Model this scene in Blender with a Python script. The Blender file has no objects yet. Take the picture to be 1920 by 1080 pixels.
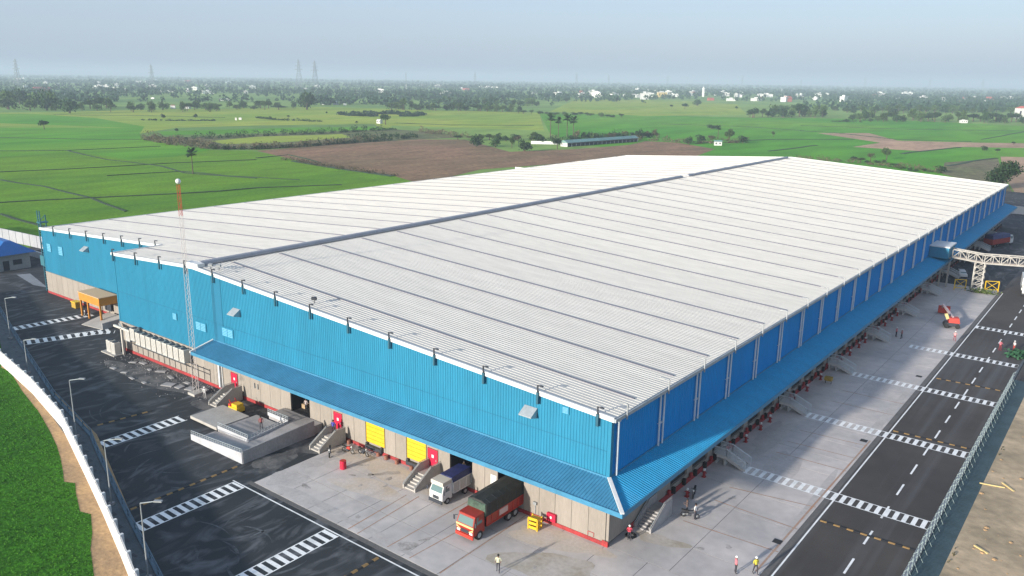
import bpy, bmesh, math, random
from mathutils import Vector, Matrix, Euler
import numpy as np
random.seed(7)
S = bpy.context.scene
COL = S.collection
R = math.radians

# ------------------------------------------------------------------ camera
cam = bpy.data.cameras.new('camera'); camo = bpy.data.objects.new('camera', cam); COL.objects.link(camo)
CAM = Vector((34.409, -59.087, 41.864)); YAW, PIT, ROL = -0.660, 0.250, 0.014
cf = Vector((math.sin(YAW)*math.cos(PIT), math.cos(YAW)*math.cos(PIT), -math.sin(PIT)))
cr = Vector((math.cos(YAW), -math.sin(YAW), 0)); cu = cr.cross(cf)
r2 = math.cos(ROL)*cr + math.sin(ROL)*cu; u2 = -math.sin(ROL)*cr + math.cos(ROL)*cu
m = Matrix((r2, u2, -cf)).transposed().to_4x4(); m.translation = CAM
camo.matrix_world = m
cam.sensor_width = 36; cam.lens = 36*1535/1920; cam.clip_start = .5; cam.clip_end = 60000
S.camera = camo
# ------------------------------------------------------------------ light
EL = R(13.5); SAZ = R(189.8)            # sun elevation; azimuth clockwise from +Y
w = bpy.data.worlds.new('World'); S.world = w; w.use_nodes = True
nt = w.node_tree; bg = nt.nodes['Background']
sky = nt.nodes.new('ShaderNodeTexSky'); sky.sky_type = 'NISHITA'; sky.sun_disc = False
sky.sun_elevation = EL; sky.sun_rotation = SAZ; sky.air_density = 1.0; sky.dust_density = 2.0; sky.ozone_density = 2.0
mxs = nt.nodes.new('ShaderNodeMix'); mxs.data_type = 'RGBA'; mxs.inputs[0].default_value = .68      # milky air: an even pale veil over the clear sky
mxs.inputs[7].default_value = (1.95, 2.42, 3.30, 1); nt.links.new(sky.outputs[0], mxs.inputs[6]); nt.links.new(mxs.outputs[2], bg.inputs[0])
bg.inputs[1].default_value = 0.15
sl = bpy.data.lights.new('sun', 'SUN'); sl.energy = 4.8; sl.angle = R(2.0); sl.color = (1, .93, .83)
so = bpy.data.objects.new('sun', sl); COL.objects.link(so)
tosun = Vector((math.sin(SAZ)*math.cos(EL), math.cos(SAZ)*math.cos(EL), math.sin(EL)))
so.rotation_euler = tosun.to_track_quat('Z', 'Y').to_euler(); so.location = (0, -40, 60)
S.view_settings.view_transform = 'Standard'; S.view_settings.look = 'None'; S.view_settings.gamma = 1
S.view_settings.use_curve_mapping = False; S.view_settings.exposure = 0.75

# ------------------------------------------------------------------ materials
MATS = {}
def mat(name, col, rough=.7, var=0.0, scale=1.0, col2=None, bump=0.0, bscale=None, spec=.5, metal=0.0, objrand=0.0, stretch=None, lo=.35, hi=.65, distort=0.0, detail=5):
    m = bpy.data.materials.new(name); m.use_nodes = True; t = m.node_tree; b = t.nodes['Principled BSDF']
    b.inputs['Roughness'].default_value = rough; b.inputs['Metallic'].default_value = metal
    b.inputs['Specular IOR Level'].default_value = spec
    c1 = tuple(col)+(1,)
    if var == 0 and col2 is None and objrand == 0:
        b.inputs['Base Color'].default_value = c1
    else:
        tc = t.nodes.new('ShaderNodeTexCoord'); src = tc.outputs['Object']
        if stretch:
            mp = t.nodes.new('ShaderNodeMapping'); mp.inputs['Scale'].default_value = stretch; t.links.new(src, mp.inputs[0]); src = mp.outputs[0]
        nz = t.nodes.new('ShaderNodeTexNoise'); nz.inputs['Scale'].default_value = scale; nz.inputs['Detail'].default_value = detail
        nz.inputs['Distortion'].default_value = distort
        t.links.new(src, nz.inputs['Vector'])
        rp = t.nodes.new('ShaderNodeValToRGB'); rp.color_ramp.elements[0].position = lo; rp.color_ramp.elements[1].position = hi
        if col2 is None: col2 = tuple(max(0, c*(1-var)) for c in col); 
        rp.color_ramp.elements[0].color = tuple(col2)+(1,); rp.color_ramp.elements[1].color = c1
        t.links.new(nz.outputs[0], rp.inputs[0]); out = rp.outputs[0]
        n2 = t.nodes.new('ShaderNodeTexNoise'); n2.inputs['Scale'].default_value = scale*7.3; n2.inputs['Detail'].default_value = 4
        t.links.new(src, n2.inputs['Vector'])
        hs = t.nodes.new('ShaderNodeHueSaturation'); mr = t.nodes.new('ShaderNodeMapRange')
        mr.inputs[1].default_value = .3; mr.inputs[2].default_value = .7
        v = max(var, .12)*.6; mr.inputs[3].default_value = 1-v; mr.inputs[4].default_value = 1+v
        t.links.new(n2.outputs[0], mr.inputs[0])
        val = mr.outputs[0]
        if objrand:
            oi = t.nodes.new('ShaderNodeObjectInfo'); m2 = t.nodes.new('ShaderNodeMapRange')
            m2.inputs[3].default_value = 1-objrand; m2.inputs[4].default_value = 1+objrand
            t.links.new(oi.outputs['Random'], m2.inputs[0]); mm = t.nodes.new('ShaderNodeMath'); mm.operation = 'MULTIPLY'
            t.links.new(val, mm.inputs[0]); t.links.new(m2.outputs[0], mm.inputs[1]); val = mm.outputs[0]
        t.links.new(val, hs.inputs['Value']); t.links.new(out, hs.inputs['Color']); t.links.new(hs.outputs[0], b.inputs['Base Color'])
        if bump:
            bp = t.nodes.new('ShaderNodeBump'); bp.inputs['Strength'].default_value = bump; bp.inputs['Distance'].default_value = .1
            n3 = t.nodes.new('ShaderNodeTexNoise'); n3.inputs['Scale'].default_value = bscale or scale*5; n3.inputs['Detail'].default_value = 6
            t.links.new(src, n3.inputs['Vector'])
            t.links.new(n3.outputs[0], bp.inputs['Height']); t.links.new(bp.outputs[0], b.inputs['Normal'])
    MATS[name] = m; return m

WALLBLUE = mat('wall_blue', (.017, .185, .305), .5, .13, .5, objrand=.03, spec=.35, stretch=(1, 1, .10), lo=.25, hi=.7)
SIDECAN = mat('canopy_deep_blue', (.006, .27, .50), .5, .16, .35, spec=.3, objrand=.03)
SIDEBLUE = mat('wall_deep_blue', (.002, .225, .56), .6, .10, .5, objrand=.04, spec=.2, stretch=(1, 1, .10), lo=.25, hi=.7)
CANBLUE = mat('canopy_blue', (.045, .20, .335), .5, .16, .35, spec=.4, objrand=.03)
HOOKSHADE = mat('hook_shadow_blue', (.012, .08, .12), .6)  # blue wall in shadow, as a flat colour below each hooked post
BEIGE = mat('precast_beige', (.265, .237, .205), .85, .14, .8, objrand=.05, stretch=(1, 1, .2), lo=.25)
REDBAND = mat('red_band', (.34, .028, .03), .7, .35, .9)
REDDOOR = mat('red_door', (.48, .006, .04), .5)
YELLOWP = mat('yellow_paint', (.62, .40, .012), .5, .10, 2)
YELLOWD = mat('yellow_dull', (.42, .27, .03), .6, .3, 3)
ORANGEP = mat('orange_paint', (.50, .20, .02), .6, .15, 1)
ROOFW = mat('roof_sheet', (.60, .575, .515), .5, .09, .10, objrand=.03, spec=.35, stretch=(.35, 1.5, 1), lo=.25, hi=.7)
TRIMW = mat('white_trim', (.62, .63, .62), .5, .06, 1)
SEAM = mat('seam_grey', (.16, .16, .19), .8, spec=.1)
RIDGE = mat('ridge_metal', (.30, .31, .335), .4, .15, .5, metal=.2)
PIPE = mat('pipe_white', (.55, .60, .64), .5, .1, 2)
DKMET = mat('dark_metal', (.025, .03, .04), .6)
STEEL = mat('steel_grey', (.30, .32, .33), .5, .15, 2, metal=.2)
GALV = mat('galvanised', (.38, .42, .44), .45, .15, 3, metal=.3)
CONC = mat('concrete_yard', (.52, .475, .445), .85, .14, .12, col2=(.38, .36, .35), bump=.12, bscale=6, objrand=.035, distort=.6)
CONCD = mat('joint_dark', (.12, .11, .10), .9)
CONCW = mat('concrete_stair', (.38, .36, .33), .8, .15, .7, bump=.1)
STAIRP = mat('stair_pale', (.50, .50, .49), .8, .12, .8)
CONCG = mat('concrete_ramp', (.31, .30, .30), .8, .18, .5, bump=.1)
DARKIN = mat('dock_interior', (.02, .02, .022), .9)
LINEW = mat('line_white', (.80, .80, .78), .7, .12, .8, col2=(.60, .61, .60), lo=.3, hi=.55)
LINEO = mat('line_orange', (.38, .20, .12), .8, .3, .5, col2=(.34, .26, .21), lo=.35, hi=.7)
RUBBER = mat('black_rubber', (.015, .015, .016), .8)
GLASS = mat('windscreen', (.10, .17, .17), .15, spec=.8)
WHITEP = mat('white_paint', (.60, .61, .60), .4, .08, 2)
TRUCKRED = mat('truck_red', (.32, .020, .010), .35, .2, 2)
CREAM = mat('cream_paint', (.58, .45, .20), .4)
TARPBLUE = mat('tarp_blue', (.012, .022, .12), .6, .3, 1.5, bump=.4, bscale=3)
TARPBLK = mat('tarp_black', (.022, .025, .022), .7, .4, 1.2, bump=.6, bscale=3)
TARPGRN = mat('tarp_green', (.055, .10, .07), .7, .5, 2.5, bump=.5, bscale=3)
CARTON = mat('carton_brown', (.38, .27, .16), .85, .2, 2)
BLUEROOF = mat('blue_roof', (.008, .11, .36), .45, .1, .4)
SHEDGRN = mat('shed_green', (.14, .27, .25), .6, .2, .1)
HOUSEW = mat('house_white', (.62, .62, .60), .8, .1, .1, objrand=.25)
HOUSER = mat('house_red', (.38, .10, .08), .8, .1, .1, objrand=.2)
PYLON = mat('pylon_grey', (.16, .18, .21), .6)
SOILTAN = mat('soil_tan', (.42, .27, .135), .95, .3, .35, col2=(.30, .20, .11), bump=.6, bscale=2)
DIRT = mat('dirt_brown', (.46, .35, .225), .95, .3, .12, col2=(.28, .22, .14), bump=.6, bscale=1.2, distort=.8)
DRAIN = mat('drain_concrete', (.10, .115, .125), .85, .25, .5, col2=(.07, .085, .095))
DRAINT = mat('drain_teal', (.045, .085, .095), .8, .25, .5)
KERBB = mat('kerb_blue', (.09, .15, .20), .7, .2, 1)
TERRA = mat('red_white_red', (.42, .035, .02), .5)
SKIN = mat('skin', (.16, .08, .05), .6)
HAIR = mat('hair_black', (.01, .01, .01), .7)

def asphalt(name, c1, c2, swirl=True):
    m = mat(name, c1, .85, .15, .05, spec=.25, col2=c2, bump=.15, bscale=8, distort=.5)
    t = m.node_tree; b = t.nodes['Principled BSDF']; base = b.inputs['Base Color'].links[0].from_socket
    tc = t.nodes.new('ShaderNodeTexCoord'); w1 = t.nodes.new('ShaderNodeTexNoise')
    mp = t.nodes.new('ShaderNodeMapping'); mp.inputs['Scale'].default_value = (1, .45, 1) if swirl else (2.2, .07, 1); mp.inputs['Rotation'].default_value = (0, 0, .5 if swirl else 0)
    t.links.new(tc.outputs['Object'], mp.inputs[0]); t.links.new(mp.outputs[0], w1.inputs['Vector'])
    w1.inputs['Scale'].default_value = .28; w1.inputs['Detail'].default_value = 7; w1.inputs['Distortion'].default_value = 2.6 if swirl else .15
    rp = t.nodes.new('ShaderNodeMapRange'); rp.inputs[1].default_value = .50; rp.inputs[2].default_value = .74; rp.inputs[3].default_value = 0; rp.inputs[4].default_value = .85 if swirl else .45
    t.links.new(w1.outputs[0], rp.inputs[0])
    mx = t.nodes.new('ShaderNodeMix'); mx.data_type = 'RGBA'; mx.inputs[7].default_value = (.13, .135, .145, 1)
    t.links.new(rp.outputs[0], mx.inputs[0]); t.links.new(base, mx.inputs[6]); t.links.new(mx.outputs[2], b.inputs['Base Color'])
    return m
ASPH = asphalt('asphalt_dark', (.040, .043, .046), (.025, .029, .033)); ASPR = asphalt('asphalt_grey', (.075, .067, .060), (.052, .047, .044), False)

def fieldmat(name, c, c2, sc=.01, tuft=.35, fine=.9):
    """crop: broad patches, row-like streaks and fine speckle"""
    m = bpy.data.materials.new(name); m.use_nodes = True; t = m.node_tree; b = t.nodes['Principled BSDF']; b.inputs['Roughness'].default_value = .9
    b.inputs['Specular IOR Level'].default_value = .15
    tc = t.nodes.new('ShaderNodeTexCoord')
    def noise(s, d, stretch=None, dist=0):
        n = t.nodes.new('ShaderNodeTexNoise'); n.inputs['Scale'].default_value = s; n.inputs['Detail'].default_value = d; n.inputs['Distortion'].default_value = dist
        src = tc.outputs['Object']
        if stretch:
            mp = t.nodes.new('ShaderNodeMapping'); mp.inputs['Scale'].default_value = stretch; mp.inputs['Rotation'].default_value = (0, 0, .6); t.links.new(src, mp.inputs[0]); src = mp.outputs[0]
        t.links.new(src, n.inputs['Vector']); return n.outputs[0]
    r = t.nodes.new('ShaderNodeValToRGB'); r.color_ramp.elements[0].position = .35; r.color_ramp.elements[1].position = .65
    r.color_ramp.elements[0].color = tuple(c2)+(1,); r.color_ramp.elements[1].color = tuple(c)+(1,)
    t.links.new(noise(sc, 6, (1, .5, 1), .6), r.inputs[0])
    a = noise(fine, 5); mr = t.nodes.new('ShaderNodeMapRange'); mr.inputs[1].default_value = .3; mr.inputs[2].default_value = .7; mr.inputs[3].default_value = 1-tuft; mr.inputs[4].default_value = 1+tuft
    t.links.new(a, mr.inputs[0])
    k = noise(sc*9, 5, (1, .35, 1), .4); mk = t.nodes.new('ShaderNodeMapRange'); mk.inputs[1].default_value = .3; mk.inputs[2].default_value = .7; mk.inputs[3].default_value = .8; mk.inputs[4].default_value = 1.2
    t.links.new(k, mk.inputs[0]); mm = t.nodes.new('ShaderNodeMath'); mm.operation = 'MULTIPLY'; t.links.new(mr.outputs[0], mm.inputs[0]); t.links.new(mk.outputs[0], mm.inputs[1])
    hs = t.nodes.new('ShaderNodeHueSaturation'); t.links.new(mm.outputs[0], hs.inputs['Value']); t.links.new(r.outputs[0], hs.inputs['Color'])
    t.links.new(hs.outputs[0], b.inputs['Base Color'])
    bp = t.nodes.new('ShaderNodeBump'); bp.inputs['Strength'].default_value = .5; bp.inputs['Distance'].default_value = .25; t.links.new(a, bp.inputs['Height']); t.links.new(bp.outputs[0], b.inputs['Normal'])
    return m
F_FAR = fieldmat('field_far', (.20, .31, .06), (.12, .22, .05), .0022, .15, .05)
F_GREEN = fieldmat('rice_green', (.062, .25, .008), (.13, .29, .014), .006, .22)
F_YEL = fieldmat('rice_yellow_green', (.14, .27, .008), (.080, .20, .008), .012, .25)
F_PALE = fieldmat('rice_pale', (.31, .36, .05), (.19, .30, .03), .008, .2)
F_NEAR = fieldmat('rice_near', (.040, .15, .007), (.028, .115, .006), .08, .4, 2.2)
F_BROWN = fieldmat('fallow_brown', (.26, .15, .085), (.17, .12, .06), .014, .28, .4)
F_PINK = fieldmat('fallow_pink', (.44, .28, .18), (.32, .22, .14), .01, .2, .3)
F_OLIVE = fieldmat('scrub_olive', (.12, .14, .05), (.17, .14, .08), .02, .35, .3)
BUND = mat('bund_green', (.025, .06, .018), .95, .3, .1)

def leafmat(name, c, c2):
    m = bpy.data.materials.new(name); m.use_nodes = True; t = m.node_tree; b = t.nodes['Principled BSDF']; b.inputs['Roughness'].default_value = .75
    b.inputs['Specular IOR Level'].default_value = .2
    tc = t.nodes.new('ShaderNodeTexCoord'); n = t.nodes.new('ShaderNodeTexNoise'); n.inputs['Scale'].default_value = .9; n.inputs['Detail'].default_value = 4
    t.links.new(tc.outputs['Object'], n.inputs['Vector'])
    r = t.nodes.new('ShaderNodeValToRGB'); r.color_ramp.elements[0].position = .35; r.color_ramp.elements[1].position = .68
    r.color_ramp.elements[0].color = tuple(c2)+(1,); r.color_ramp.elements[1].color = tuple(c)+(1,); t.links.new(n.outputs[0], r.inputs[0])
    oi = t.nodes.new('ShaderNodeObjectInfo'); mr = t.nodes.new('ShaderNodeMapRange'); mr.inputs[3].default_value = .7; mr.inputs[4].default_value = 1.3
    t.links.new(oi.outputs['Random'], mr.inputs[0]); hs = t.nodes.new('ShaderNodeHueSaturation'); t.links.new(mr.outputs[0], hs.inputs['Value']); t.links.new(r.outputs[0], hs.inputs['Color'])
    t.links.new(hs.outputs[0], b.inputs['Base Color']); return m
LEAF = [leafmat('leaf_dark', (.038, .080, .022), (.013, .036, .014)), leafmat('leaf_mid', (.07, .12, .03), (.03, .06, .018)),
        leafmat('leaf_dry', (.13, .11, .06), (.07, .065, .035)), leafmat('leaf_far', (.034, .072, .034), (.018, .045, .026))]
BARK = mat('bark', (.10, .075, .05), .9, .3, 3)

# ------------------------------------------------------------------ mesh helpers
class MB:
    def __init__(s): s.v = []; s.f = []; s.m = []; s.mi = 0
    def add(s, vs, fs):
        o = len(s.v); s.v += [tuple(v) for v in vs]; s.f += [tuple(i+o for i in f) for f in fs]; s.m += [s.mi]*len(fs); return s
    def box(s, x0, x1, y0, y1, z0, z1, rot=None, org=(0, 0, 0)):
        vs = [(x, y, z) for z in (z0, z1) for x, y in ((x0, y0), (x1, y0), (x1, y1), (x0, y1))]
        if rot is not None:
            mm = Matrix.Rotation(rot, 3, 'Z'); vs = [tuple(mm @ Vector(v) + Vector(org)) for v in vs]
        return s.add(vs, [(3, 2, 1, 0), (4, 5, 6, 7), (0, 1, 5, 4), (1, 2, 6, 5), (2, 3, 7, 6), (3, 0, 4, 7)])
    def hull(s, bot, top):       # two same-length loops (ccw seen from above)
        n = len(bot); vs = list(bot)+list(top)
        fs = [tuple(reversed(range(n))), tuple(range(n, 2*n))]+[(i, (i+1) % n, n+(i+1) % n, n+i) for i in range(n)]
        return s.add(vs, fs)
    def bar(s, a, b, w, h=None, n=4):
        a = Vector(a); b = Vector(b); d = (b-a)
        if d.length < 1e-6: return s
        d.normalize(); up = Vector((0, 0, 1)) if abs(d.z) < .95 else Vector((0, 1, 0))
        r = d.cross(up).normalized(); u = r.cross(d); h = h or w
        if n == 4: pr = [(-1, -1), (1, -1), (1, 1), (-1, 1)]; pts = [(p*w/2, q*h/2) for p, q in pr]
        else: pts = [(w/2*math.cos(2*math.pi*i/n), h/2*math.sin(2*math.pi*i/n)) for i in range(n)]
        k = len(pts); vs = [a+r*p+u*q for p, q in pts]+[b+r*p+u*q for p, q in pts]
        fs = [tuple(reversed(range(k))), tuple(range(k, 2*k))]+[(i, (i+1) % k, k+(i+1) % k, k+i) for i in range(k)]
        return s.add(vs, fs)
    def cyl(s, c, r, h, n=16, r2=None, axis='Z'):
        r2 = r if r2 is None else r2; vs = []
        for rr, z in ((r, 0), (r2, h)):
            for i in range(n):
                a = 2*math.pi*i/n; p = (rr*math.cos(a), rr*math.sin(a), z)
                if axis == 'X': p = (p[2], p[0], p[1])
                if axis == 'Y': p = (p[1], p[2], p[0])
                vs.append((c[0]+p[0], c[1]+p[1], c[2]+p[2]))
        return s.add(vs, [tuple(reversed(range(n))), tuple(range(n, 2*n))]+[(i, (i+1) % n, n+(i+1) % n, n+i) for i in range(n)])
    def ball(s, c, r, n=10, k=6, sz=1):
        vs = [(c[0], c[1], c[2]-r*sz)]
        for j in range(1, k):
            t = -math.pi/2+math.pi*j/k
            for i in range(n): vs.append((c[0]+r*math.cos(t)*math.cos(2*math.pi*i/n), c[1]+r*math.cos(t)*math.sin(2*math.pi*i/n), c[2]+r*sz*math.sin(t)))
        vs.append((c[0], c[1], c[2]+r*sz)); L = len(vs)-1; fs = [(0, 1+(i+1) % n, 1+i) for i in range(n)]
        for j in range(k-2):
            a = 1+j*n; fs += [(a+i, a+(i+1) % n, a+n+(i+1) % n, a+n+i) for i in range(n)]
        a = 1+(k-2)*n; fs += [(a+i, a+(i+1) % n, L) for i in range(n)]
        return s.add(vs, fs)
    def sheet(s, pts, z):
        return s.add([(p[0], p[1], z) for p in pts], [tuple(range(len(pts)))])
    def mesh(s, name, mats, smooth=False):
        me = bpy.data.meshes.new(name); me.from_pydata(s.v, [], s.f); me.update()
        for mm in (mats if isinstance(mats, (list, tuple)) else [mats]): me.materials.append(mm)
        if isinstance(mats, (list, tuple)): me.polygons.foreach_set('material_index', s.m)
        if smooth: me.polygons.foreach_set('use_smooth', [True]*len(me.polygons))
        return me
    def build(s, name, mats, parent=None, smooth=False):
        return link(name, s.mesh(name, mats, smooth), parent)
def link(name, me, parent=None, loc=None):
    o = bpy.data.objects.new(name, me); COL.objects.link(o)
    if parent is not None: o.parent = parent
    if loc: o.location = loc
    return o
def tag(o, label=None, cat=None, group=None, kind=None):
    if label: o['label'] = label
    if cat: o['category'] = cat
    if group: o['group'] = group
    if kind: o['kind'] = kind
    return o
def thing(name, label, cat, loc=(0, 0, 0), rz=0, group=None):
    o = bpy.data.objects.new(name, None); COL.objects.link(o); o.location = loc; o.rotation_euler = (0, 0, rz); o.empty_display_size = .3
    return tag(o, label, cat, group)
def struct(name, mb, m): return tag(mb.build(name, m), kind='structure')
def dup(root, loc, rz=None, label=None, sc=None, mats=None):
    r = root.copy(); COL.objects.link(r); r.location = loc
    if rz is not None: r.rotation_euler = (0, 0, rz)
    if sc is not None: r.scale = (sc, sc, sc) if not isinstance(sc, tuple) else sc
    if label: r['label'] = label
    for ch in list(root.children):
        c = ch.copy(); COL.objects.link(c); c.parent = r
        for g in list(ch.children):
            d = g.copy(); COL.objects.link(d); d.parent = c
    return r
ORD = ['first', 'second', 'third', 'fourth', 'fifth', 'sixth', 'seventh', 'eighth', 'ninth', 'tenth', 'eleventh', 'twelfth', 'thirteenth', 'fourteenth', 'fifteenth', 'sixteenth', 'seventeenth', 'eighteenth', 'nineteenth', 'twentieth']
def ordn(i):
    if i < 20: return ORD[i]
    tens = ['twenty', 'thirty', 'forty', 'fifty', 'sixty', 'seventy', 'eighty', 'ninety']; t, u = divmod(i+1, 10)
    if u == 0: return {2: 'twentieth', 3: 'thirtieth', 4: 'fortieth', 5: 'fiftieth', 6: 'sixtieth', 7: 'seventieth', 8: 'eightieth', 9: 'ninetieth'}[t]
    return tens[t-2]+'-'+ORD[u-1]
def sortleft(pts):       # indices from left to right as seen from the camera
    return sorted(pts, key=lambda p: math.atan2((p[0]-CAM.x)*r2.x+(p[1]-CAM.y)*r2.y, (p[0]-CAM.x)*cf.x+(p[1]-CAM.y)*cf.y))

# ------------------------------------------------------------------ ground
W, L, XS, YS = 132.8, 229.5, 88.5, 8.0
ZE, SLP = 12.78, .057
zr = lambda x: ZE+SLP*min(-x, W+x)
struct('ground', MB().sheet([(-16000, -3000), (9000, -3000), (16000, 20000), (-22000, 20000)], -.12), F_FAR)

def field(pts, m, z=-.06, name='field'): return struct(name, MB().sheet(pts, z), m)
# big rice plain on the left, nearer yellow-green part, pale far strips
field([(-236.9, -12.9), (-175.4, 24.3), (-128, 12), (-128, 245), (-201.3, 180.1), (-229.2, 195.2), (-272.8, 202.2), (-375.5, 223.0), (-409.5, 196.8), (-508.1, 65.6)], F_YEL, -.07)
field([(-408.1, 48.9), (-431.9, 128.5), (-436.3, 152.4), (-371.9, 148.9), (-371.4, 174.6), (-396.6, 210.8), (-497.1, 225.3), (-541.8, 246.4), (-614.1, 279.9), (-729.4, 135.2)], F_GREEN, -.06)
field([(-718.6, 148.8), (-614.1, 279.9), (-547.1, 249.2), (-594.1, 304.9), (-580.8, 371.3), (-538.4, 467.9), (-463.4, 410.3), (-509.1, 463.3), (-378.3, 514.5), (-604.0, 815.5), (-907.4, 707.2), (-931.0, 447.7), (-920.2, 352.1), (-973.6, 244.2)], F_PALE, -.075)
field([(-790.5, 207.7), (-616.5, 276.8), (-552.3, 252.0), (-622.3, 293.3), (-774.9, 328.0), (-893.8, 319.3), (-935.8, 255.7)], F_GREEN, -.05)
field([(-354.5, 488.9), (-276.4, 410.3), (-172.6, 374.4), (-132.5, 416.3), (-45.5, 374.4), (-22.3, 354.4), (7.9, 325.3), (17.9, 554.3), (-48.8, 988.9), (-245.8, 1026.3), (-368.1, 924.3), (-489.0, 875.7), (-564.2, 818.3), (-604.0, 815.5)], F_GREEN, -.07)
field([(-617.1, 857.6), (-468.8, 853.0), (-409.0, 1023.2), (-629.0, 1503.2), (-872.5, 1680.9), (-1025.7, 1536.0)], F_PALE, -.065)
field([(-373.5, 225.2), (-379.2, 288.9), (-382.1, 319.8), (-373.5, 359.3), (-353.0, 382.8), (-268.6, 327.4), (-251.9, 373.4), (-246.4, 429.9), (-256.2, 469.6), (-232.8, 473.4), (-189.9, 440.8), (-174.1, 377.5), (-198.2, 329.5), (-218.1, 240.5), (-199.8, 181.7), (-214.7, 187.4), (-232.3, 195.0), (-270.9, 197.3), (-312.7, 206.4)], F_BROWN, -.05)
field([(-201.3, 672.5), (-168.5, 711.7), (-124.5, 627.2), (-74.4, 651.3), (-45.9, 675.3), (-4.7, 713.5), (-1.1, 652.5), (-39.1, 617.7), (-77.6, 589.0), (-81.8, 558.2), (-85.6, 529.7), (-107.1, 530.7), (-130.3, 531.2), (-127.8, 591.3)], F_PINK, -.045)
field([(-40.6, 522.7), (-18.3, 536.0), (14.0, 433.5), (9.8, 323.1), (-6.8, 319.7), (-22.1, 397.7)], F_PINK, -.04)
field([(-75.6, 577.8), (-19.8, 612.8), (-14.2, 550.6), (-43.1, 530.4), (-70.7, 534.0)], F_GREEN, -.035)
field([(-58.3, 452.8), (-39.4, 504.2), (-22.1, 397.7), (-7.6, 318.9), (-20.6, 343.2), (-46.7, 386.0)], F_OLIVE, -.038)
field([(-510.7, 232.7), (-497.3, 256.2), (-490.4, 307.6), (-468.7, 426.2), (-439.3, 428.8), (-367.3, 399.1), (-373.5, 359.3), (-379.2, 288.9), (-379.4, 229.4), (-402.9, 214.8)], F_OLIVE, -.04)
field([(-453.0, 246.6), (-467.2, 291.3), (-450.7, 354.6), (-419.9, 338.0), (-414.0, 269.9), (-424.9, 238.1)], F_PALE, -.03)
field([(-539.5, 373.4), (-507.2, 439.1), (-469.6, 425.2), (-500.2, 314.5), (-523.0, 251.2), (-559.8, 271.9)], F_GREEN, -.055)
# earth bunds between the paddies
def bund(pts, wd=1.4):
    mb = MB()
    for a, b in zip(pts[:-1], pts[1:]):
        a = Vector((a[0], a[1], 0)); b = Vector((b[0], b[1], 0)); n = max(2, int((b-a).length/25)); pr = a
        for k in range(1, n+1):
            q = a.lerp(b, k/n)
            if k < n: q += Vector((random.uniform(-1.2, 1.2), random.uniform(-1.2, 1.2), 0))
            mb.bar((pr.x, pr.y, .02), (q.x, q.y, .02), wd*random.uniform(.8, 1.2), .35); pr = q
    return struct('field_bund', mb, BUND)
for pts, wd in (([(-328.0, 73.5), (-296.4, 76.3), (-253.4, 73.7), (-217.3, 67.3)], 1.1), ([(-266.9, 40.7), (-257.2, 66.5), (-242.5, 99.1), (-235.8, 128.2), (-220.2, 157.0)], 1.1),
            ([(-360.2, 73.4), (-349.6, 107.9), (-341.6, 157.1), (-328.8, 193.7)], 1.2), ([(-239.4, 39.8), (-215.2, 38.9), (-200.6, 38.4)], 1.0),
            ([(-442.4, 150.9), (-378.9, 141.6), (-333.3, 144.2), (-299.9, 136.5), (-261.7, 146.4)], 1.0), ([(-859.6, 325.7), (-806.8, 381.9), (-716.8, 429.2)], 3), ([(-579.2, 153.1), (-512.0, 200.8), (-493.8, 221.7)], 1.5),
            ([(-471.2, 114.8), (-443.3, 149.8), (-435.6, 201.8)], 1.3), ([(-539.8, 496.3), (-483.8, 509.7), (-428.3, 566.8)], 3),
            ([(-158.6, 451.1), (-154.6, 497.9), (-153.3, 526.2)], 2.0), ([(-222.4, 693.1), (-193.9, 692.5), (-128.4, 640.0), (-79.7, 661.5)], 2.5), ([(-90.7, 496.0), (-85.6, 529.7), (-73.8, 586.4)], 2.2),
            ([(-52.6, 430.0), (-48.2, 472.0), (-40.5, 507.9)], 2.2), ([(-363.5, 696.0), (-284.4, 721.6), (-212.7, 692.9)], 2), ([(-255.4, 788.4), (-159.2, 808.7), (-69.8, 879.0)], 2.5), ([(-210.1, 522.0), (-197.0, 561.4), (-152.7, 612.1)], 2),
            ([(-78.0, 697.6), (-73.1, 770.8), (-68.5, 867.8)], 1.6), ([(-309.2, 202.0), (-263.8, 194.5), (-227.1, 191.6)], 3.0), ([(-336.0, 198.8), (-339.6, 221.8), (-293.7, 206.4)], 1.2), ([(-313.2, 109.0), (-306.3, 139.0), (-279.2, 142.7), (-244.7, 155.2)], .9)):
    bund(pts, wd)

# near left rice field, tan bank, site ground
EDGE = [(-93.6, -15.7), (-90.1, -15.7), (-81.4, -17.7), (-71.9, -19.5), (-64.9, -21.2), (-60.5, -22.4), (-57.1, -23.5), (-53.3, -24.9), (-50.8, -25.9), (-49.6, -25.3), (-47.5, -26.2), (-43.4, -27.7), (-42.0, -27.3), (-38.6, -28.8), (-36.0, -30.2), (-32.1, -31.8), (-27.9, -33.6)]
NEARF = [(-97, -14)]+EDGE+[(-20, -90), (-190, -90), (-330, 50), (-190, 24), (-140, 0)]
struct('rice_field', MB().sheet(NEARF, .05), F_NEAR)
BANK = [(-97, -12), (-60, -18), (-20, -31), (-5, -38), (-5, -60), (-60, -60), (-60, -34), (-100, -24), (-145, -9), (-145, -1.5)]
struct('soil_bank', MB().sheet(BANK, .03), SOILTAN)
struct('road', MB().sheet([(-181, 26), (-181, 5), (-140, -3), (-95, -15), (-65, -19.7), (-32, -29), (-8, -36.5), (10, -44), (13.5, -44), (13.5, 330), (-140, 330), (-140, 26)], 0), ASPH)
struct('access_road', MB().sheet([(13.5, -44), (25.3, -44), (25.3, 300), (60, 300), (60, 330), (13.5, 330)], 0), ASPR)
struct('dirt_ground', MB().sheet([(25.3, -44), (120, -44), (160, 77), (25, 74)], .012), DIRT)
struct('side_road', MB().sheet([(25.3, 73), (160, 76), (160, 300), (25.3, 300)], .006), ASPR)
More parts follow.
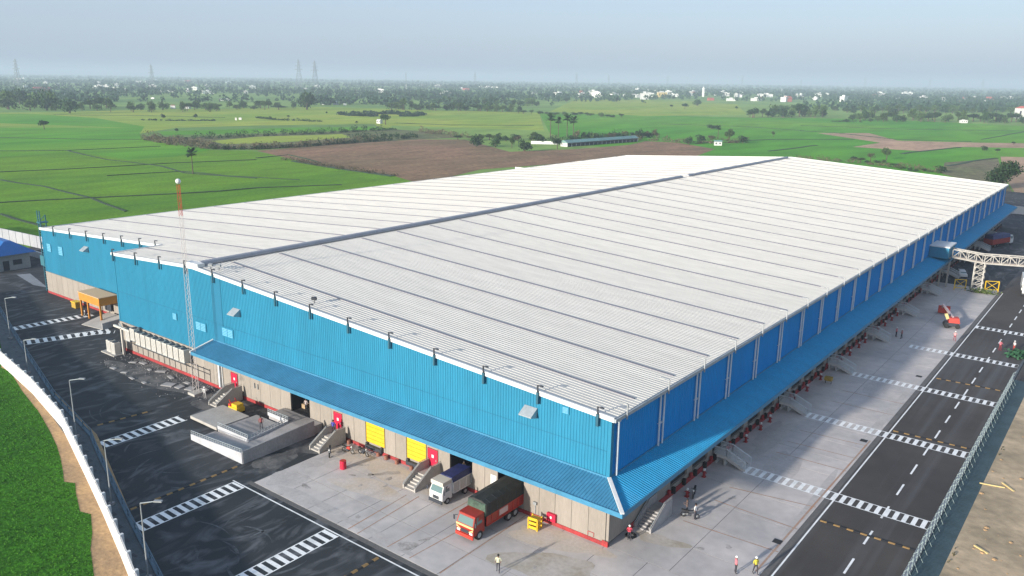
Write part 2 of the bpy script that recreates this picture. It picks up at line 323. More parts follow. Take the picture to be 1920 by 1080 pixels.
# litter mounds on dirt
mbd = MB()
for i in range(240):
    x = random.uniform(25.6, 52); y = random.uniform(8, 74); s = random.uniform(.06, .28)
    mbd.ball((x, y, s*.1), s, 5, 3, .45)
struct('soil_clods', mbd, SOILTAN)['kind'] = 'stuff'
# yard slabs
yard = struct('concrete_yard', MB().sheet([(-35.4, -13.3), (13.0, -13.3), (13.0, 136), (0, 136), (0, 0), (-35.4, 0)], .006), CONCD)
def slab(x0, x1, y0, y1, nm='concrete_slab'):
    g = .025
    o = MB().box(x0+g, x1-g, y0+g, y1-g, .008, .03).build(nm, CONC, yard); return o
xs = [-35.4+4.8*i for i in range(8)]+[0]
xs = [-35.4, -31.0, -26.6, -22.2, -17.8, -13.4, -9.0, -4.5, 0]
for a, b in zip(xs[:-1], xs[1:]):
    for c, d in ((-13.3, -9), (-9, -4.6), (-4.6, 0)): slab(a, b, c, d)
for c, d in ((-13.3, -9), (-9, -4.6), (-4.6, 0)):
    for a, b in ((0, 4.4), (4.4, 8.7), (8.7, 13)): slab(a, b, c, d)
y = 0
while y < 136:
    for a, b in ((0, 6.5), (6.5, 13)): slab(a, b, y, min(136, y+4.6))
    y += 4.6
struct('yard_edge', MB().box(13.0, 13.55, -13.8, 136, .002, .012).box(-35.9, 13.0, -13.85, -13.3, .002, .012), mat('edge_dark', (.12, .115, .11), .9, .2, .6))
TYRE = mat('tyre_dust', (.10, .11, .12), .9, .5, .5, col2=(.03, .036, .042), lo=.4, hi=.7)
mbt = MB(); rdt = random.Random(12)
for i in range(46):
    cx, cy = rdt.choice([(-34, -19), (-28, -24), (-46, -17), (-50, -14), (-24, -19), (-66, -10), (-30, -28)]); cx += rdt.uniform(-4, 4); cy += rdt.uniform(-2, 2); rr = rdt.uniform(3, 8); a0 = rdt.uniform(0, 6.28); sp = rdt.uniform(.5, 1.3); wd = rdt.uniform(.05, .16); n_ = 9
    ring = [(cx+rr*math.cos(a0+sp*k/n_), cy+rr*math.sin(a0+sp*k/n_)) for k in range(n_+1)]
    if any((p[1] > -14.9 and p[0] > -37.5) or p[1] < -17.5-.29*(p[0]+62) + (-1 if p[0] < -62 else 1.2) for p in ring) and not (-60 < cx < -40 and max(p[1] for p in ring) < -13 and min(p[1]+.29*(p[0]+62)+16.5 for p in ring) > 0): continue
    for k in range(n_):
        p, q = Vector(ring[k]), Vector(ring[k+1]); d_ = (q-p).normalized(); nn_ = Vector((-d_.y, d_.x)); w0, w1 = wd*math.sin(math.pi*k/n_)+.01, wd*math.sin(math.pi*(k+1)/n_)+.01
        mbt.sheet([p-nn_*w0, q-nn_*w1, q+nn_*w1, p+nn_*w0], .0035)
struct('tyre_marks', mbt, TYRE)
# stains
def blob(cx, cy, rx, ry, rot=0, seed=0, n=22):
    rd = random.Random(seed); ph = [rd.uniform(0, 6.28) for _ in range(4)]; pts = []
    for i in range(n):
        a = 2*math.pi*i/n; k = 1+.22*math.sin(2*a+ph[0])+.16*math.sin(3*a+ph[1])+.09*math.sin(5*a+ph[2])
        x = rx*k*math.cos(a); y = ry*k*math.sin(a); pts.append((cx+x*math.cos(rot)-y*math.sin(rot), cy+x*math.sin(rot)+y*math.cos(rot)))
    return pts
OIL = mat('oil_stain', (.23, .21, .19), .7, .4, .8, col2=(.40, .37, .35))
DAMP = mat('damp_patch', (.33, .29, .225), .8, .2, .35, col2=(.44, .40, .36))
mb = MB()
for i, (cx, cy, rx, ry) in enumerate([(-14.2, -11.7, .95, .7), (-13.6, -9.9, .5, .3), (-21.6, -11.1, .35, .25), (-30.5, -10.4, .6, .35), (-26, -2.9, 1.3, .45), (-25, -3.7, .5, .3), (-27.2, -4.3, .4, .25), (-29.6, -3.3, .7, .22), (-24.1, -5.0, .3, .2), (9, 7, .35, .3), (7, 5.1, .5, .2), (5.5, 16, .4, .3), (-3, -7, .25, .2), (-28.6, -5.6, .35, .2), (-26.2, -6.6, .25, .2)]):
    mb.sheet(blob(cx, cy, rx, ry, i, i), .034)
struct('oil_stains', mb, OIL)
mb = MB().sheet(blob(-2.2, -6.2, 4.2, 2.4, .6, 40, 30), .0335).sheet(blob(3.5, 4, 2.2, 1.0, .3, 41, 30), .0335)
struct('damp_stain', mb, DAMP)
mb = MB().sheet(blob(-27.5, -2.6, 6.8, 1.9, -.03, 60, 36), .0322).sheet(blob(-25, -6.5, 4.5, 1.6, .3, 61, 30), .0326).sheet(blob(-4, -2.2, 5, 1.5, .1, 62, 30), .0322)
struct('dust_stain', mb, mat('dust_patch', (.47, .40, .32), .9, .15, .5, col2=(.50, .455, .42), lo=.35, hi=.7))
mb = MB()
for i, (cx, cy, rx, ry) in enumerate([(-33.5, -10.5, 1.7, 2.2), (-28, -12.0, 4.5, .8), (-18, -12.2, 5, .6), (-34, -5.5, 1.1, 2.4), (12.3, 20, .5, 9), (12.2, 52, .6, 12), (7, 26, 1.6, 5), (8.5, 60, 1.2, 6), (3, 33, 1.2, 7)]): mb.sheet(blob(cx, cy, rx, ry, 0, 90+i, 34), .0312+.0001*i)
struct('grime_stain', mb, mat('grime_patch', (.36, .335, .32), .9, .15, .4, col2=(.44, .41, .39), lo=.35, hi=.7))

# ------------------------------------------------------------------ markings
ZM = .008; ZC = .035
def strip(mb, a, b, wd, z):
    a = Vector(a); b = Vector(b); d = (b-a).normalized(); n = Vector((-d.y, d.x))*wd/2
    mb.sheet([a-n, b-n, b+n, a+n], z)
mb = MB(); strip(mb, (13.85, -14.4), (13.85, 134), .16, .016); strip(mb, (-37.5, -14.45), (13.9, -14.45), .16, .018); struct('edge_line', mb, LINEW)
mb = MB()
for k in range(-4, 30): 
    y0 = 9.5+6.07*k
    strip(mb, (18.67, y0), (18.67, y0+3.0), .2, ZM+.002)
struct('lane_dashes', mb, LINEW)
def crosswalk(p0, p1, wd, pitch=.86, z=ZM, rail=True, zc=None):
    a = Vector(p0); b = Vector(p1); d = b-a; Ln = d.length; d.normalize(); n = Vector((-d.y, d.x)); mb = MB(); k = 0
    def zz(s): 
        q = a+d*s; return ZC if (zc and q.x < 12.95) else z
    while k*pitch < Ln:
        s0 = k*pitch; s1 = min(Ln, s0+pitch*.5); q0 = a+d*s0; q1 = a+d*s1
        mb.sheet([q0-n*wd/2, q1-n*wd/2, q1+n*wd/2, q0+n*wd/2], zz(s0)); k += 1
    if rail:
        for sg in (-1, 1):
            o = n*(wd/2+.02)*sg
            if zc:
                strip(mb, a+o, Vector((12.98, a.y))+o, .13, ZC+.003); strip(mb, Vector((13.0, a.y))+o, b+o, .13, z+.006)
            else: strip(mb, a+o, b+o, .13, z+.003)
    return struct('crosswalk', mb, LINEW)
for k, x0 in enumerate((4.0, 4.0, 4.0, 7.4)): crosswalk((x0, 23.1+20*k), (22.9, 23.1+20*k), 1.75, zc=True, z=ZM+.01)
crosswalk((13.9, 102.9), (22.9, 102.9), 1.75, z=ZM+.01)
crosswalk((-36.2, -25.7), (-36.2, -14.6), 1.85, .9); crosswalk((-21.3, -34), (-21.3, -14.6), 1.85, .9)
crosswalk((-56.7, -19.0), (-56.7, -8.8), 1.9, .95)
crosswalk((-103.3, -9.4), (-99.4, 3.2), 2.4, 1.15); crosswalk((-112.4, -6.6), (-111.2, 5.9), 2.2, 1.1); crosswalk((-101.2, -1.5), (-98.0, 3.4), 1.6, 1.15, z=ZM+.006, rail=False)
mb = MB()
for a, b in (((-15.45, -13), (-15.2, -1.5)), ((-12.6, -13), (-12.2, -6.3)), ((-8.9, -13), (-8.95, -2)), ((-19.3, -13.2), (-19.8, -4.4)), ((-20.6, -13.2), (-21.0, -5)),
             ((4.2, 14.4), (12.9, 14.2)), ((4.3, 18.0), (12.9, 19.6)), ((3.6, 8.6), (12.9, 9.1)), ((5, 29.6), (12.9, 29.9)), ((5, 33.4), (12.9, 33.9)), ((5, 37.6), (12.9, 38.2)), ((5, 50), (12.9, 50.2)), ((5, 55), (12.9, 55.2))):
    strip(mb, a, b, .13, ZC+.001)
strip(mb, (12.5, 4.8), (12.7, 40), .2, ZC+.004)
struct('bay_lines', mb, LINEO)
# yellow and black speed bumps
BUMPY = mat('bump_yellow', (.28, .17, .06), .8, .35, 1.5)
def bump(p0, p1, label):
    a = Vector(p0); b = Vector(p1); d = b-a; n = int(d.length/.62); t = thing('speed_bump', label, 'speed bump', (a.x, a.y, 0), math.atan2(d.y, d.x), 'segmented speed bumps across the roads')
    s = d.length/n
    ms = []
    for c in (0, 1):
        q = MB().hull([(.01, -.2, .001), (s-.01, -.2, .001), (s-.01, .2, .001), (.01, .2, .001)], [(.01, -.07, .06), (s-.01, -.07, .06), (s-.01, .07, .06), (.01, .07, .06)])
        ms.append(q.mesh('segment', [BUMPY, RUBBER][c]))
    for k in range(n): link('segment', ms[k % 2], t, (s*k, 0, .013))
bump((14.1, 17.3), (22.9, 17.5), 'yellow and black speed bump nearest the camera on the fenced road')
bump((14.1, 45.0), (22.9, 45.3), 'yellow and black speed bump just beyond the second zebra crossing of the fenced road')
bump((14.2, 69.2), (23.0, 69.6), 'farthest yellow and black speed bump on the fenced road')
bump((-40, -24.4), (-40, -12.3), 'worn speed bump across the dark asphalt beside the white concrete ramp')
bump((-62.6, -16.7), (-61.8, -10), 'faded speed bump on dark asphalt left of the white ramp')
bump((-14.9, -24), (-14.85, -14.7), 'speed bump at the bottom edge beside the white line of the concrete yard')
def manhole(x, y, label, z=ZC, s=.8):
    t = thing('manhole_cover', label, 'manhole cover', (x, y, z), 0, 'dark square manhole covers')
    MB().box(-s/2, s/2, -s/2, s/2, -.02, .02).build('cover_frame', DKMET, t)
    mb = MB()
    for k in range(5): mb.box(-s*.42, s*.42, -s*.4+k*s*.17, -s*.4+k*s*.17+s*.1, .021, .035)
    mb.build('grating', RUBBER, t)
manhole(12.2, 10.8, 'dark square manhole cover on the sunlit concrete nearest the camera')
manhole(12.1, 39.5, 'small dark manhole cover between the first and second zebra crossings past the truck corner')
manhole(12.0, 68.3, 'dark manhole cover at the shaded yard edge before the fourth zebra crossing')

# ------------------------------------------------------------------ warehouse
wh = thing('warehouse', 'huge blue warehouse with a white ribbed gable roof, canopy and dock doors', 'warehouse')
def clad(p0, p1, zb, ztf, pitch=.3, name='wall_panel', m=WALLBLUE, dep=.045, fac=1):
    """corrugated cladding sheet between two ground points, ribs real"""
    a = Vector((p0[0], p0[1], 0)); b = Vector((p1[0], p1[1], 0)); d = b-a; Ln = d.length; d.normalize(); nrm = Vector((d.y, -d.x, 0))*fac
    n = max(1, round(Ln/pitch)); s = Ln/n; vs = []; fs = []
    prof = [(0, 0), (.55, 0), (.65, dep), (.9, dep)]
    for k in range(n):
        for u, o in prof: q = a+d*(s*(k+u))+nrm*o; vs.append((q.x, q.y, zb)); vs.append((q.x, q.y, ztf(q)))
    q = b; vs.append((q.x, q.y, zb)); vs.append((q.x, q.y, ztf(q)))
    for i in range(len(vs)//2-1):
        f = (2*i, 2*i+2, 2*i+3, 2*i+1); fs.append(f if fac > 0 else tuple(reversed(f)))
    return MB().add(vs, fs).build(name, m, wh)
ztop = lambda q: zr(q.x)-.05
BAYX = 6.68
hooks = [-1.28-BAYX*i for i in range(20)]
edges = [0]+[-1.28-BAYX*(i+.5) for i in range(13)]+[-XS]
for a, b in zip(edges[:-1], edges[1:]): clad((b, 0), (a, 0), 4.6, ztop, .33)
e2 = [-XS]+[-XS-6.33*i for i in range(1, 7)]+[-W]
for a, b in zip(e2[:-1], e2[1:]): clad((b, YS), (a, YS), 4.3, ztop, .33)
clad((-XS, YS), (-XS, 0), .4, ztop, .33, fac=1)
RS = [-.2, 5]+[5+8*k for k in range(1, 29)]; RS[-1] = L+.3
rwm = None
yb = [0]+[5+8*k for k in range(28)]+[L]
for a, b in zip(yb[:-1], yb[1:]): clad((0, a), (0, b), 4.6, lambda q: ZE-.05, .4, m=SIDEBLUE)
clad((-W, L), (-W, YS), .3, lambda q: ZE-.05, .6)
MB().add([(0, L, 0), (-W, L, 0), (-W, L, ZE), (-W/2, L, zr(-W/2)), (0, L, ZE)], [(0, 1, 2, 3, 4)]).build('rear_wall', WALLBLUE, wh)
# corner flashings, expansion joint
mb = MB().bar((-60.9, -.06, 6.9), (-60.9, -.06, zr(-60.9)-.1), 1.5, .05)
mb.v = mb.v; MB().box(-62.4, -60.2, -.075, -.05, 6.9, zr(-60.2)-.25).build('expansion_joint', mat('joint_blue', (.010, .135, .235), .5), wh)
MB().box(-.02, .1, -.1, .35, 4.6, ZE-.1).box(-.25, -.02, -.1, -.05, 4.6, ZE-.1).build('corner_flashing', WALLBLUE, wh)
MB().box(-XS-.09, -XS+.2, -.09, -.05, 0.3, zr(-XS)-.1).build('corner_flashing', WALLBLUE, wh)
MB().box(-W-.09, -W+.2, YS-.09, YS-.05, 0.3, zr(-W)-.1).build('corner_flashing', WALLBLUE, wh)
# blind strips that close the corners of the ribbed sheet
# roof sheets, ribs run down the slope
def roofsheet(x0, x1, y0, y1, pitch=.5):
    n = max(1, round((y1-y0)/pitch)); s = (y1-y0)/n; vs = []; fs = []
    for k in range(n):
        for u, o in ((0, 0), (.76, 0), (.80, .026), (.94, .026)):
            y = y0+s*(k+u)
            for x in (x0, x1): vs.append((x, y, zr(x)+o))
    for x in (x0, x1): vs.append((x, y1, zr(x)))
    for i in range(len(vs)//2-1): fs.append((2*i, 2*i+1, 2*i+3, 2*i+2))
    return MB().add(vs, fs)
XR = .35; XM = -W/2
def zr(x): return ZE+SLP*min(-x, W+x)
me0 = None
for k in range(29):
    y0, y1 = RS[k], RS[k+1]
    if k in (0, 28): roofsheet(XM, XR, y0, y1).build('roof_panel', ROOFW, wh)
    else:
        if me0 is None: me0 = roofsheet(XM, XR, 0, 8, .5).mesh('roof_panel', ROOFW)
        link('roof_panel', me0, wh, (0, y0, 0))
me1 = None
roofsheet(-XS-.2, XM, RS[0], RS[1]).build('roof_panel', ROOFW, wh)
roofsheet(-XS-.2, XM, 5, 7.8).build('roof_panel', ROOFW, wh)
roofsheet(-W-.3, XM, 7.8, 13).build('roof_panel', ROOFW, wh)
for k in range(2, 29):
    y0, y1 = RS[k], RS[k+1]
    if k == 28: roofsheet(-W-.3, XM, y0, y1).build('roof_panel', ROOFW, wh)
    else:
        if me1 is None: me1 = roofsheet(-W-.3, XM, 0, 8, .5).mesh('roof_panel', ROOFW)
        link('roof_panel', me1, wh, (0, y0, 0))
# dark seam strips
def seam(x0, x1): return MB().hull([(x0, -.11, zr(x0)+.01), (x1, -.11, zr(x1)+.01), (x1, .11, zr(x1)+.01), (x0, .11, zr(x0)+.01)], [(x0, -.10, zr(x0)+.11), (x1, -.10, zr(x1)+.11), (x1, .10, zr(x1)+.11), (x0, .10, zr(x0)+.11)]).mesh('roof_seam', SEAM)
sr = seam(XM+1.4, -.6); slm = seam(-W+.5, XM-1.4); sl0 = seam(-XS, XM-1.4)
for k in range(28):
    link('roof_seam', sr, wh, (0, 5+8*k, 0)); link('roof_seam', sl0 if k == 0 else slm, wh, (0, 5+8*k, 0))
# trims
def gable(x0, x1, y, h=.42):
    return MB().hull([(x0, y-.22, zr(x0)-h+.1), (x1, y-.22, zr(x1)-h+.1), (x1, y, zr(x1)-h+.1), (x0, y, zr(x0)-h+.1)], [(x0, y-.22, zr(x0)+.13), (x1, y-.22, zr(x1)+.13), (x1, y, zr(x1)+.13), (x0, y, zr(x0)+.13)]).build('gable_trim', TRIMW, wh)
gable(XM, XR, 0); gable(-XS-.2, XM, 0); gable(-W-.3, -XS-.25, YS)
MB().hull([(-XS-.45, -.2, zr(-XS)-.3), (-XS-.2, -.2, zr(-XS)-.3), (-XS-.2, YS, zr(-XS)-.3), (-XS-.45, YS, zr(-XS)-.3)], [(-XS-.45, -.2, zr(-XS)+.1), (-XS-.2, -.2, zr(-XS)+.1), (-XS-.2, YS, zr(-XS)+.1), (-XS-.45, YS, zr(-XS)+.1)]).build('recess_trim', TRIMW, wh)
MB().box(XR, XR+.22, -.2, L+.3, ZE-.32, ZE+.0).box(XR, XR+.04, -.2, L+.3, ZE+.0, ZE+.06).build('gutter', GALV, wh)
MB().box(-W-.55, -W-.3, YS-.2, L+.3, ZE-.3, ZE+.05).build('gutter', TRIMW, wh)
gable(XM, XR, L+.52); gable(-W-.3, XM, L+.52)
# ridge ventilator in bay-long pieces
def ridge(y0, y1):
    n = 8; vs = []; w2 = .62; z0 = zr(XM)+.05
    pr = [(-w2, 0), (-w2*1.0, .2), (-w2*.7, .43), (-w2*.25, .52), (w2*.25, .52), (w2*.7, .43), (w2, .2), (w2, 0)]
    bot = [(XM+p, y0, z0+q) for p, q in pr]; top = [(XM+p, y1, z0+q) for p, q in pr]; k = len(pr)
    vs = bot+top; fs = [tuple(range(k)), tuple(reversed(range(k, 2*k)))]+[(i, k+i, k+(i+1) % k, (i+1) % k) for i in range(k)]
    return MB().add(vs, fs)
rm = ridge(0, 7.94).mesh('ridge_vent', RIDGE)
for k in range(28):
    y0 = 5+8*k-4
    if k == 18: q = link('ridge_vent', rm, wh, (0, y0+3.6, 0)); q.scale = (1, .5, 1); continue
    link('ridge_vent', rm, wh, (0, y0, 0))
MB().box(XM-1.6, XM+1.2, -.1, 1.0, zr(XM)-.02, zr(XM)+.45).build('ridge_end_cap', TRIMW, wh)
# roof edge lamp posts along the gables
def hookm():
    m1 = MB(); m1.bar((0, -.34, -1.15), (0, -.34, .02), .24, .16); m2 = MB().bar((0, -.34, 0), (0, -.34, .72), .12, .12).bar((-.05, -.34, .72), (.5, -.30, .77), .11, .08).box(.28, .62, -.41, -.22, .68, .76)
    return m1.mesh('hook_shadow_plate', HOOKSHADE), m2.mesh('lamp_post', DKMET)  # first mesh: added dark plate painting the post's shadow on the wall
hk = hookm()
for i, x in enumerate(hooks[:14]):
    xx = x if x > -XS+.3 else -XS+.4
    p = link('lamp_post', hk[1], wh, (xx, 0, zr(xx))); link('hook_shadow_plate', hk[0], p)
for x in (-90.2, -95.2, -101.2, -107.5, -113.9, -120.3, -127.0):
    p = link('lamp_post', hk[1], wh, (x, YS, zr(x))); link('hook_shadow_plate', hk[0], p)
hr = MB().bar((0, 0, -.5), (0, 0, .95), .11, .11).bar((0, 0, .95), (-.8, .0, 1.02), .12, .09).box(-.95, -.45, -.1, .1, .9, 1.0).mesh('eave_lamp_post', STEEL)
for k in range(28): link('eave_lamp_post', hr, wh, (XR+.3, 1.6+8*k, ZE))
pl = MB().bar((.17, -.4, 6.92), (.17, -.4, ZE-.25), .2, .2, 8).bar((.17, .4, 6.92), (.17, .4, ZE-.25), .2, .2, 8).box(-.02, .2, -.5, .5, 9.2, 9.26).mesh('downpipe_pair', PIPE)
for k in range(1, 29): link('downpipe_pair', pl, wh, (.04, 1.3+8*k, 0))
MB().bar((.22, .9, 6.9), (.22, .9, ZE-.3), .22, .22, 8).box(.1, .36, .7, 1.1, ZE-.6, ZE-.3).build('downpipe', PIPE, wh)
# wall hoods and louvres
def hood(x, y, z, w_=1.5):
    o = MB().hull([(-w_/2, -1.0, -.45), (w_/2, -1.0, -.45), (w_/2, 0, -.75), (-w_/2, 0, -.75)], [(-w_/2, -1.0, -.35), (w_/2, -1.0, -.35), (w_/2, 0, .3), (-w_/2, 0, .3)]).build('vent_hood', GALV, wh); o.location = (x, y-.05, z)
hood(-8.9, 0, 11.2); hood(-56.8, 0, 12.1); hood(-114.8, YS, 11.3)
LOUV = mat('louvre_pale', (.12, .36, .52), .6)
def louvre(x, y, z, s=1.1, n=2):
    f = MB().box(-s*n/2-.1*n, s*n/2+.1*n, -.09, -.05, -s*.5-.1, s*.5+.1).build('louvre_frame', WALLBLUE, wh); f.location = (x, y, z)
    mb = MB()
    for q in range(n):
        x0 = (q-n/2)*(s+.12)+.06
        for k in range(5): mb.box(x0, x0+s, -.14, -.10, -s*.48+k*s*.2, -s*.48+k*s*.2+s*.13)
    mb.build('louvre_slats', LOUV, f)
louvre(-72.2, 0, 8.4, .9, 1); louvre(-65.6, 0, 8.2, 1.1, 2); louvre(-59.2, 0, 8.6, 1.1, 2)
louvre(-130.2, YS, 9.3, 1.5, 1); louvre(-125.4, YS, 9.3, 1.6, 1); louvre(-4.9, 0, 12.2, .6, 1)
# lower precast wall in slabs, dock openings left out
PT = .18
def lower(x0, x1, z0, z1, y=0, nm='wall_slab', m=BEIGE): return MB().box(x0+.02, x1-.02, y-PT, y+.02, z0, z1).build(nm, m, wh)
openx = [(-46.2, -42.5), (-19.3, -16.2), (-12.8, -9.5)]; doorsY = [(-32.4, -29.2), (-25.8, -22.7)]
cuts = sorted([-XS, 0]+[v for o in openx+doorsY for v in o])
ZL = 4.6
for a, b in zip(cuts[:-1], cuts[1:]):
    if (a, b) in openx or (a, b) in doorsY:
        lower(a, b, .42, 1.0); lower(a, b, 4.0, ZL); continue
    n = max(1, round((b-a)/2.1)); s = (b-a)/n
    for k in range(n): lower(a+s*k, a+s*(k+1), .42, ZL)
n = 20; s = (W-XS)/n
for k in range(n): lower(-W+s*k, -W+s*(k+1), .4, 4.3, YS)
MB().box(-XS, 0.3, -PT-.07, .02, 0, .42).build('red_plinth', REDBAND, wh)
MB().box(-W, -XS, YS-PT-.07, YS+.02, 0, .4).build('red_plinth', REDBAND, wh)
MB().box(.02, .3, -.1, 3.4, .42, 4.6).build('corner_slab', BEIGE, wh)
MB().box(-.3, .34, -PT-.1, -PT-.075, .0, .62).build('corner_guard', REDBAND, wh)
# dock openings
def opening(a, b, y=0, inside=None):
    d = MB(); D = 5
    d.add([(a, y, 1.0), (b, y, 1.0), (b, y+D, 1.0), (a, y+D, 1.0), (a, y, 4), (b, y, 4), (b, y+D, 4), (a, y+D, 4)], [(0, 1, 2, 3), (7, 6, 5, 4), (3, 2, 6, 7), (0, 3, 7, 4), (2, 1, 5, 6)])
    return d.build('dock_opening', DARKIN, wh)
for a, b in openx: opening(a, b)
for a, b in doorsY:
    dr = MB()
    for k in range(6): dr.box(a+.1, b-.1, -PT+.0, -.02, 1.02+k*.5, 1.02+k*.5+.47)
    d_ = dr.build('dock_door', YELLOWP, wh); MB().box(a-.02, a+.1, -PT-.03, -.02, .98, 4.05).box(b-.1, b+.02, -PT-.03, -.02, .98, 4.05).build('door_frame', mat('door_seal%d' % int(-a), (.10, .075, .02), .8), d_)
    MB().box(a+.25, b-.35, -PT-.4, -PT-.01, .35, .8).box(a+.2, a+.5, -PT-.3, -PT-.01, .3, 1.0).box(b-.6, b-.3, -PT-.3, -PT-.01, .3, 1.0).build('dock_leveller', DKMET, wh)
def reddoor(x, wd=1.35, tall=3.15):
    d_ = MB().box(x-wd/2, x+wd/2, -PT-.06, -PT-.01, 1.05, tall).build('red_door', REDDOOR, wh)
    MB().box(x-wd/2-.08, x-wd/2, -PT-.09, -PT, 1.0, tall+.08).box(x+wd/2, x+wd/2+.08, -PT-.09, -PT, 1.0, tall+.08).box(x-wd/2, x+wd/2, -PT-.09, -PT, tall, tall+.08).build('door_frame', REDBAND, d_)
    MB().box(x-.16, x+.16, -PT-.075, -PT-.065, 2.2, 2.55).build('door_window', WHITEP, d_); MB().box(x+wd/2-.2, x+wd/2-.1, -PT-.12, -PT-.065, 1.9, 2.1).build('handle', STEEL, d_)
for x in (-58.2, -37.2, -21.75): reddoor(x)
# canopy: corrugated slope, fascia, hip cap
ZO, ZA, OV = 6.0, 6.85, 3.5
def canopy_front(x0, x1):
    n = round((x1-x0)/.33); s = (x1-x0)/n; vs = []; fs = []
    for k in range(n):
        for u, o in ((0, 0), (.55, 0), (.65, .05), (.9, .05)): x = x0+s*(k+u); vs += [(x, -OV, ZO+o), (x, 0, ZA+o)]
    vs += [(x1, -OV, ZO), (x1, 0, ZA)]
    for i in range(len(vs)//2-1): fs.append((2*i, 2*i+2, 2*i+3, 2*i+1))
    return MB().add(vs, fs)
canopy_front(-62.8, 0).build('canopy_sheet', CANBLUE, wh)
def tri_front():
    vs = []; fs = []; n = 12; s = OV/n
    for k in range(n):
        for u, o in ((0, 0), (.55, 0), (.65, .05), (.9, .05)):
            x = s*(k+u); q = x/OV; vs += [(x, -OV, ZO+o), (x, -x, ZA-(ZA-ZO)*q+o)]
    for i in range(len(vs)//2-1): fs.append((2*i, 2*i+2, 2*i+3, 2*i+1))
    return MB().add(vs, fs)
tri_front().build('canopy_sheet', CANBLUE, wh)
def canopy_side(y0, y1, m_=None):
    n = max(1, round((y1-y0)/.33)); s = (y1-y0)/n; vs = []; fs = []
    for k in range(n):
        for u, o in ((0, 0), (.55, 0), (.65, .05), (.9, .05)): y = y0+s*(k+u); vs += [(OV, y, ZO+o), (.06, y, ZA+o)]
    vs += [(OV, y1, ZO), (.06, y1, ZA)]
    for i in range(len(vs)//2-1): fs.append((2*i, 2*i+2, 2*i+3, 2*i+1))
    return MB().add(vs, fs)
vs = []; fs = []
n = 12; s = OV/n
for k in range(n):
    for u, o in ((0, 0), (.55, 0), (.65, .05), (.9, .05)):
        yy = -OV+s*(k+u); q = -yy/OV; vs += [(OV, yy, ZO+o), (-yy, yy, ZA-(ZA-ZO)*q+o)]
vs += [(OV, 0, ZO), (.06, 0, ZA)]
for i in range(len(vs)//2-1): fs.append((2*i, 2*i+2, 2*i+3, 2*i+1))
MB().add(vs, fs).build('canopy_sheet', SIDECAN, wh)
cms = canopy_side(0, 7.96).mesh('canopy_sheet', SIDECAN)
for k in range(29): link('canopy_sheet', cms, wh, (0, 8*k, 0))
MB().box(-62.9, OV+.06, -OV-.08, -OV, ZO-.36, ZO+.09).box(OV, OV+.08, -OV, 232, ZO-.36, ZO+.09).build('canopy_fascia', CANBLUE, wh)
MB().add([(-62.8, -OV, ZO-.3), (OV, -OV, ZO-.3), (OV, 232, ZO-.3), (0, 232, ZO-.3), (0, 0, ZO-.3), (-62.8, 0, ZO-.3)], [(5, 4, 3, 2, 1, 0)]).build('canopy_soffit', STEEL, wh)
MB().hull([(-62.95, -OV-.1, ZO-.1), (-62.7, -OV-.1, ZO-.1), (-62.7, 0, ZA-.1), (-62.95, 0, ZA-.1)], [(-62.95, -OV-.1, ZO+.14), (-62.7, -OV-.1, ZO+.14), (-62.7, 0, ZA+.14), (-62.95, 0, ZA+.14)]).build('canopy_end_trim', TRIMW, wh)
MB().bar((.05, -.05, ZA+.1), (OV+.05, -OV-.05, ZO+.12), .34, .14).build('hip_cap', TRIMW, wh)
MB().box(-62.8, 0, -.12, -.05, ZA-.05, ZA+.16).box(.05, .12, 0, L, ZA-.05, ZA+.16).build('wall_flashing', CANBLUE, wh)
MB().bar((.2, 2.6, .4), (.2, 2.6, 5.8), .1, .1, 8).bar((-61.5, -.3, .4), (-61.5, -.3, 5.9), .3, .3).bar((-60.9, -.3, .4), (-60.9, -.3, 5.9), .1, .1, 8).build('downpipe', PIPE, wh)
# right side dock: recessed base wall, posts, dark bays
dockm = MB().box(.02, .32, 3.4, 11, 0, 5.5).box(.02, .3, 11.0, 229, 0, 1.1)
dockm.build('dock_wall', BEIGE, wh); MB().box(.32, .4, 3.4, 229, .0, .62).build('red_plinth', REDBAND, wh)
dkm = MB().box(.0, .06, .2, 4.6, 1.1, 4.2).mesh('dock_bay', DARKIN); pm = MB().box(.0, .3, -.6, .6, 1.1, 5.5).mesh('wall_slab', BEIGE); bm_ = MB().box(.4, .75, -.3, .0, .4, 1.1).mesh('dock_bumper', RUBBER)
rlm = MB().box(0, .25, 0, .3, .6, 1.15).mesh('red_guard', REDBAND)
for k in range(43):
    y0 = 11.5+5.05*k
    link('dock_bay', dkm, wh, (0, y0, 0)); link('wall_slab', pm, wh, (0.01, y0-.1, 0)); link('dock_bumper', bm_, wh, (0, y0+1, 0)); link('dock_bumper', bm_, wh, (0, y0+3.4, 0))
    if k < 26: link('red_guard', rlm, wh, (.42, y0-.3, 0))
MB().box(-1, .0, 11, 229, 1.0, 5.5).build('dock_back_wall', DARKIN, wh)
lap = MB()
for z in (9.4,): lap.box(-XS+.3, -.3, -.075, -.05, z, z+.03)
for y_ in (XM,): pass
lap.build('lap_joint', mat('lap_blue', (.010, .13, .23), .6), wh)
